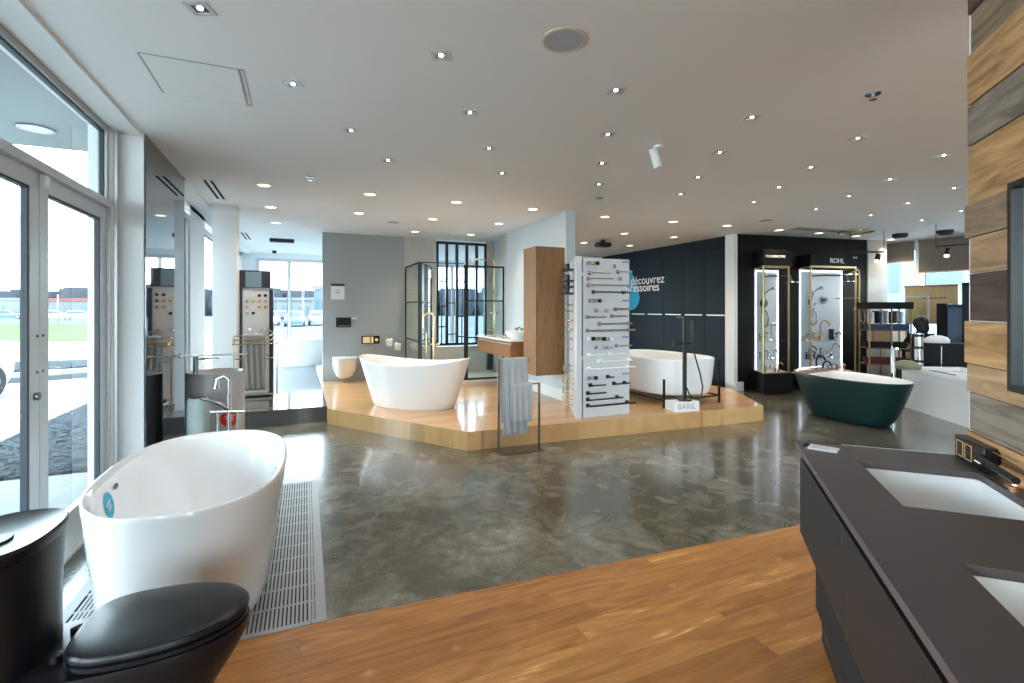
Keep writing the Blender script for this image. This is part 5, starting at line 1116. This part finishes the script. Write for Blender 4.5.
# parked cars
def car(m, label, loc, rz, grp='parked cars outside'):
    t = thing('car', label, 'car', loc, rz, grp)
    def rg(x0, x1, w, z, e=5): return sup((x1 - x0) / 2, w, e, 32, (x0 + x1) / 2, 0, z)
    obj('body', MB().loft([rg(-2.1, 2.1, .82, .22), rg(-2.2, 2.2, .88, .40), rg(-2.2, 2.2, .90, .62), rg(-2.15, 2.1, .86, .82), rg(-2.1, 2.0, .82, .88)]), m, t)
    obj('windows', MB().loft([rg(-1.75, 1.05, .78, .86), rg(-1.35, .35, .66, 1.34)]), 'car_dark', t); obj('roof', MB().loft([rg(-1.35, .35, .665, 1.335), rg(-1.2, .2, .60, 1.42)]), m, t)
    for x in (-1.35, 1.35):
        for y in (-.80, .80): w_ = obj('wheel', MB().tube([(x, y - .09, .32), (x, y + .09, .32)], .32, 24), 'rubber', t); obj('hubcap', MB().tube([(x, y - .10, .32), (x, y + .10, .32)], .19, 16), 'aluminium', w_)
    return t
cc = Vector((-6.3, 10.6, GZ)); base = car('car_silver', 'silver car parked just outside the glazed doors', cc, 1.25)
fars = [(270, 325, 'car_white', 'white car seen through the back windows, leftmost'), (295, 326, 'car_blue', 'dark blue car seen through the back windows, second'), (318, 325, 'car_silver', 'silver car seen through the back windows, third'), (283, 321, 'car_dark', 'black car in the farther row seen through the back windows'), (56, 319, 'car_white', 'white car far beyond the lawn, nearer the door stile'), (80, 320, 'car_silver', 'silver car far beyond the lawn, rightmost'), (6, 319, 'car_blue', 'dark blue car far beyond the lawn, leftmost')]
for px, py, m_, lb in fars: car(m_, lb, gp(px, py, GZ), PI / 2 + .05 * math.sin(px) if px > 200 else .3, 'far parked cars')
def bldg(label, px0, px1, d, z, m, band=None):
    a, b = at(px0, d), at(px1, d); v_ = b - a; t = thing('building', label, 'building', a + Vector((0, 0, GZ)), math.atan2(v_.y, v_.x)); L_ = v_.length
    obj('walls', MB().box(0, L_, 0, 8, 0, z), m, t)
    w_ = max(3, int(L_ / 4))
    for k in range(min(w_, 12)): obj('window', MB().box(L_ * (k + .2) / min(w_, 12), L_ * (k + .8) / min(w_, 12), -.05, 0, z * .3, z * .7), 'building_blue', t)
    obj('roof_band', MB().box(-.2, L_ + .2, -.2, 8.2, z, z + .5), band or 'building_pale', t)
bldg('low pale building with red roof band far beyond the lawn', 45, 92, 95, 3.2, 'building_pale', 'red_paint'); bldg('low pale building at the left edge beyond the lawn', -80, 30, 100, 3.4, 'building_pale')
bldg('tall dark blue building beyond the back windows', 314, 322, 60, 4.0, 'building_blue'); bldg('long pale building behind the cars beyond the back windows', 262, 312, 80, 3.0, 'building_pale')
bldg('wide blue glass building outside the right-hand windows', 850, 1100, 32, 9.0, 'building_glass', 'building_glass')
tl = MB()
for k in range(150):
    px = -400 + k * 6; p = at(px, 125 + 8 * math.sin(k)); r_ = 3.4 + 1.2 * random.random(); tl.sphere((p.x, p.y, 2.2 + random.random()), r_, 8, (1, 1, 1.15))
o = obj('treeline', tl, 'tree_haze'); tag(o, 'hazy bare line of trees on the horizon', 'trees'); o['kind'] = 'stuff'
for i, (px, d, h_) in enumerate(((58, 60, 7.0),)):
    t = thing('utility_pole', 'thin utility pole far away beyond the lawn', 'pole', at(px, d, GZ)); obj('pole', MB().tube([(0, 0, 0), (0, 0, h_ if i else 3.4)], .09, 8), 'steel_dark', t)
for i, z_ in enumerate((9.7, 3.9)):
    t = obj('power_line', MB().tube([at(-300, 60, z_ * 1.0), at(20, 50, z_ * .98), at(200, 42, z_ * .80)], .035, 6), 'steel_dark'); tag(t, '%s dark power line crossing the sky outside' % ('upper' if i == 0 else 'lower'), 'cable')

# ------------------------------------------------------------------ light
w = bpy.data.worlds.new('sky'); sc.world = w; w.use_nodes = True; nt = w.node_tree; bg = nt.nodes['Background']
tc = nd(nt, 'ShaderNodeTexCoord'); sp = nd(nt, 'ShaderNodeSeparateXYZ'); nt.links.new(tc.outputs['Generated'], sp.inputs[0])
cr = ramp(nt, [(0., (.86, .95, 1.)), (.6, (.68, .86, 1.))], sp.outputs['Z']); nt.links.new(cr, bg.inputs['Color']); bg.inputs['Strength'].default_value = 6.4
def portal(loc, rot, sx, sy):
    L = bpy.data.lights.new('window_portal', 'AREA'); L.shape = 'RECTANGLE'; L.size = sx; L.size_y = sy; L.cycles.is_portal = True; L.energy = 0.001
    o = bpy.data.objects.new('window_portal', L); col.objects.link(o); o.location = loc; o.rotation_euler = rot
portal((XL - .13, 2.35, 1.4), (0, -PI / 2, 0), 2.8, 4.2); portal((XL - .13, 6.78, 1.35), (0, -PI / 2, 0), 2.7, 1.34); portal((XL - .13, 10.55, 1.4), (0, -PI / 2, 0), 2.6, 4.1); portal((XL - .13, -1.85, 1.4), (0, -PI / 2, 0), 2.8, 3.5)
portal((2.35, YB + .13, 1.45), (-PI / 2, 0, 0), 6.7, 2.6); portal((XR + .13, 4.68, 1.9), (0, PI / 2, 0), 1.7, 3.3)
portal((2.1, YF - .13, 1.4), (PI / 2, 0, 0), 4.2, 2.5)

# ------------------------------------------------------------------ camera
c = bpy.data.cameras.new('camera'); co = bpy.data.objects.new('camera', c); col.objects.link(co); sc.camera = co
c.sensor_width = 36; c.lens = FPX / 1024 * 36; c.shift_y = -(341.5 - HOR) / 1024; c.clip_start = .02; c.clip_end = 500
co.location = (0, 0, CAMH); co.rotation_euler = (PI / 2, 0, -YAW)
sc.view_settings.view_transform = 'Standard'; sc.view_settings.look = 'None'; sc.view_settings.gamma = 1; sc.view_settings.use_curve_mapping = False
sc.view_settings.exposure = 1.3
cy = sc.cycles; cy.use_denoising = True; cy.max_bounces = 10; cy.diffuse_bounces = 5; cy.glossy_bounces = 5; cy.transparent_max_bounces = 16; cy.sample_clamp_indirect = 6; cy.caustics_reflective = False; cy.caustics_refractive = False
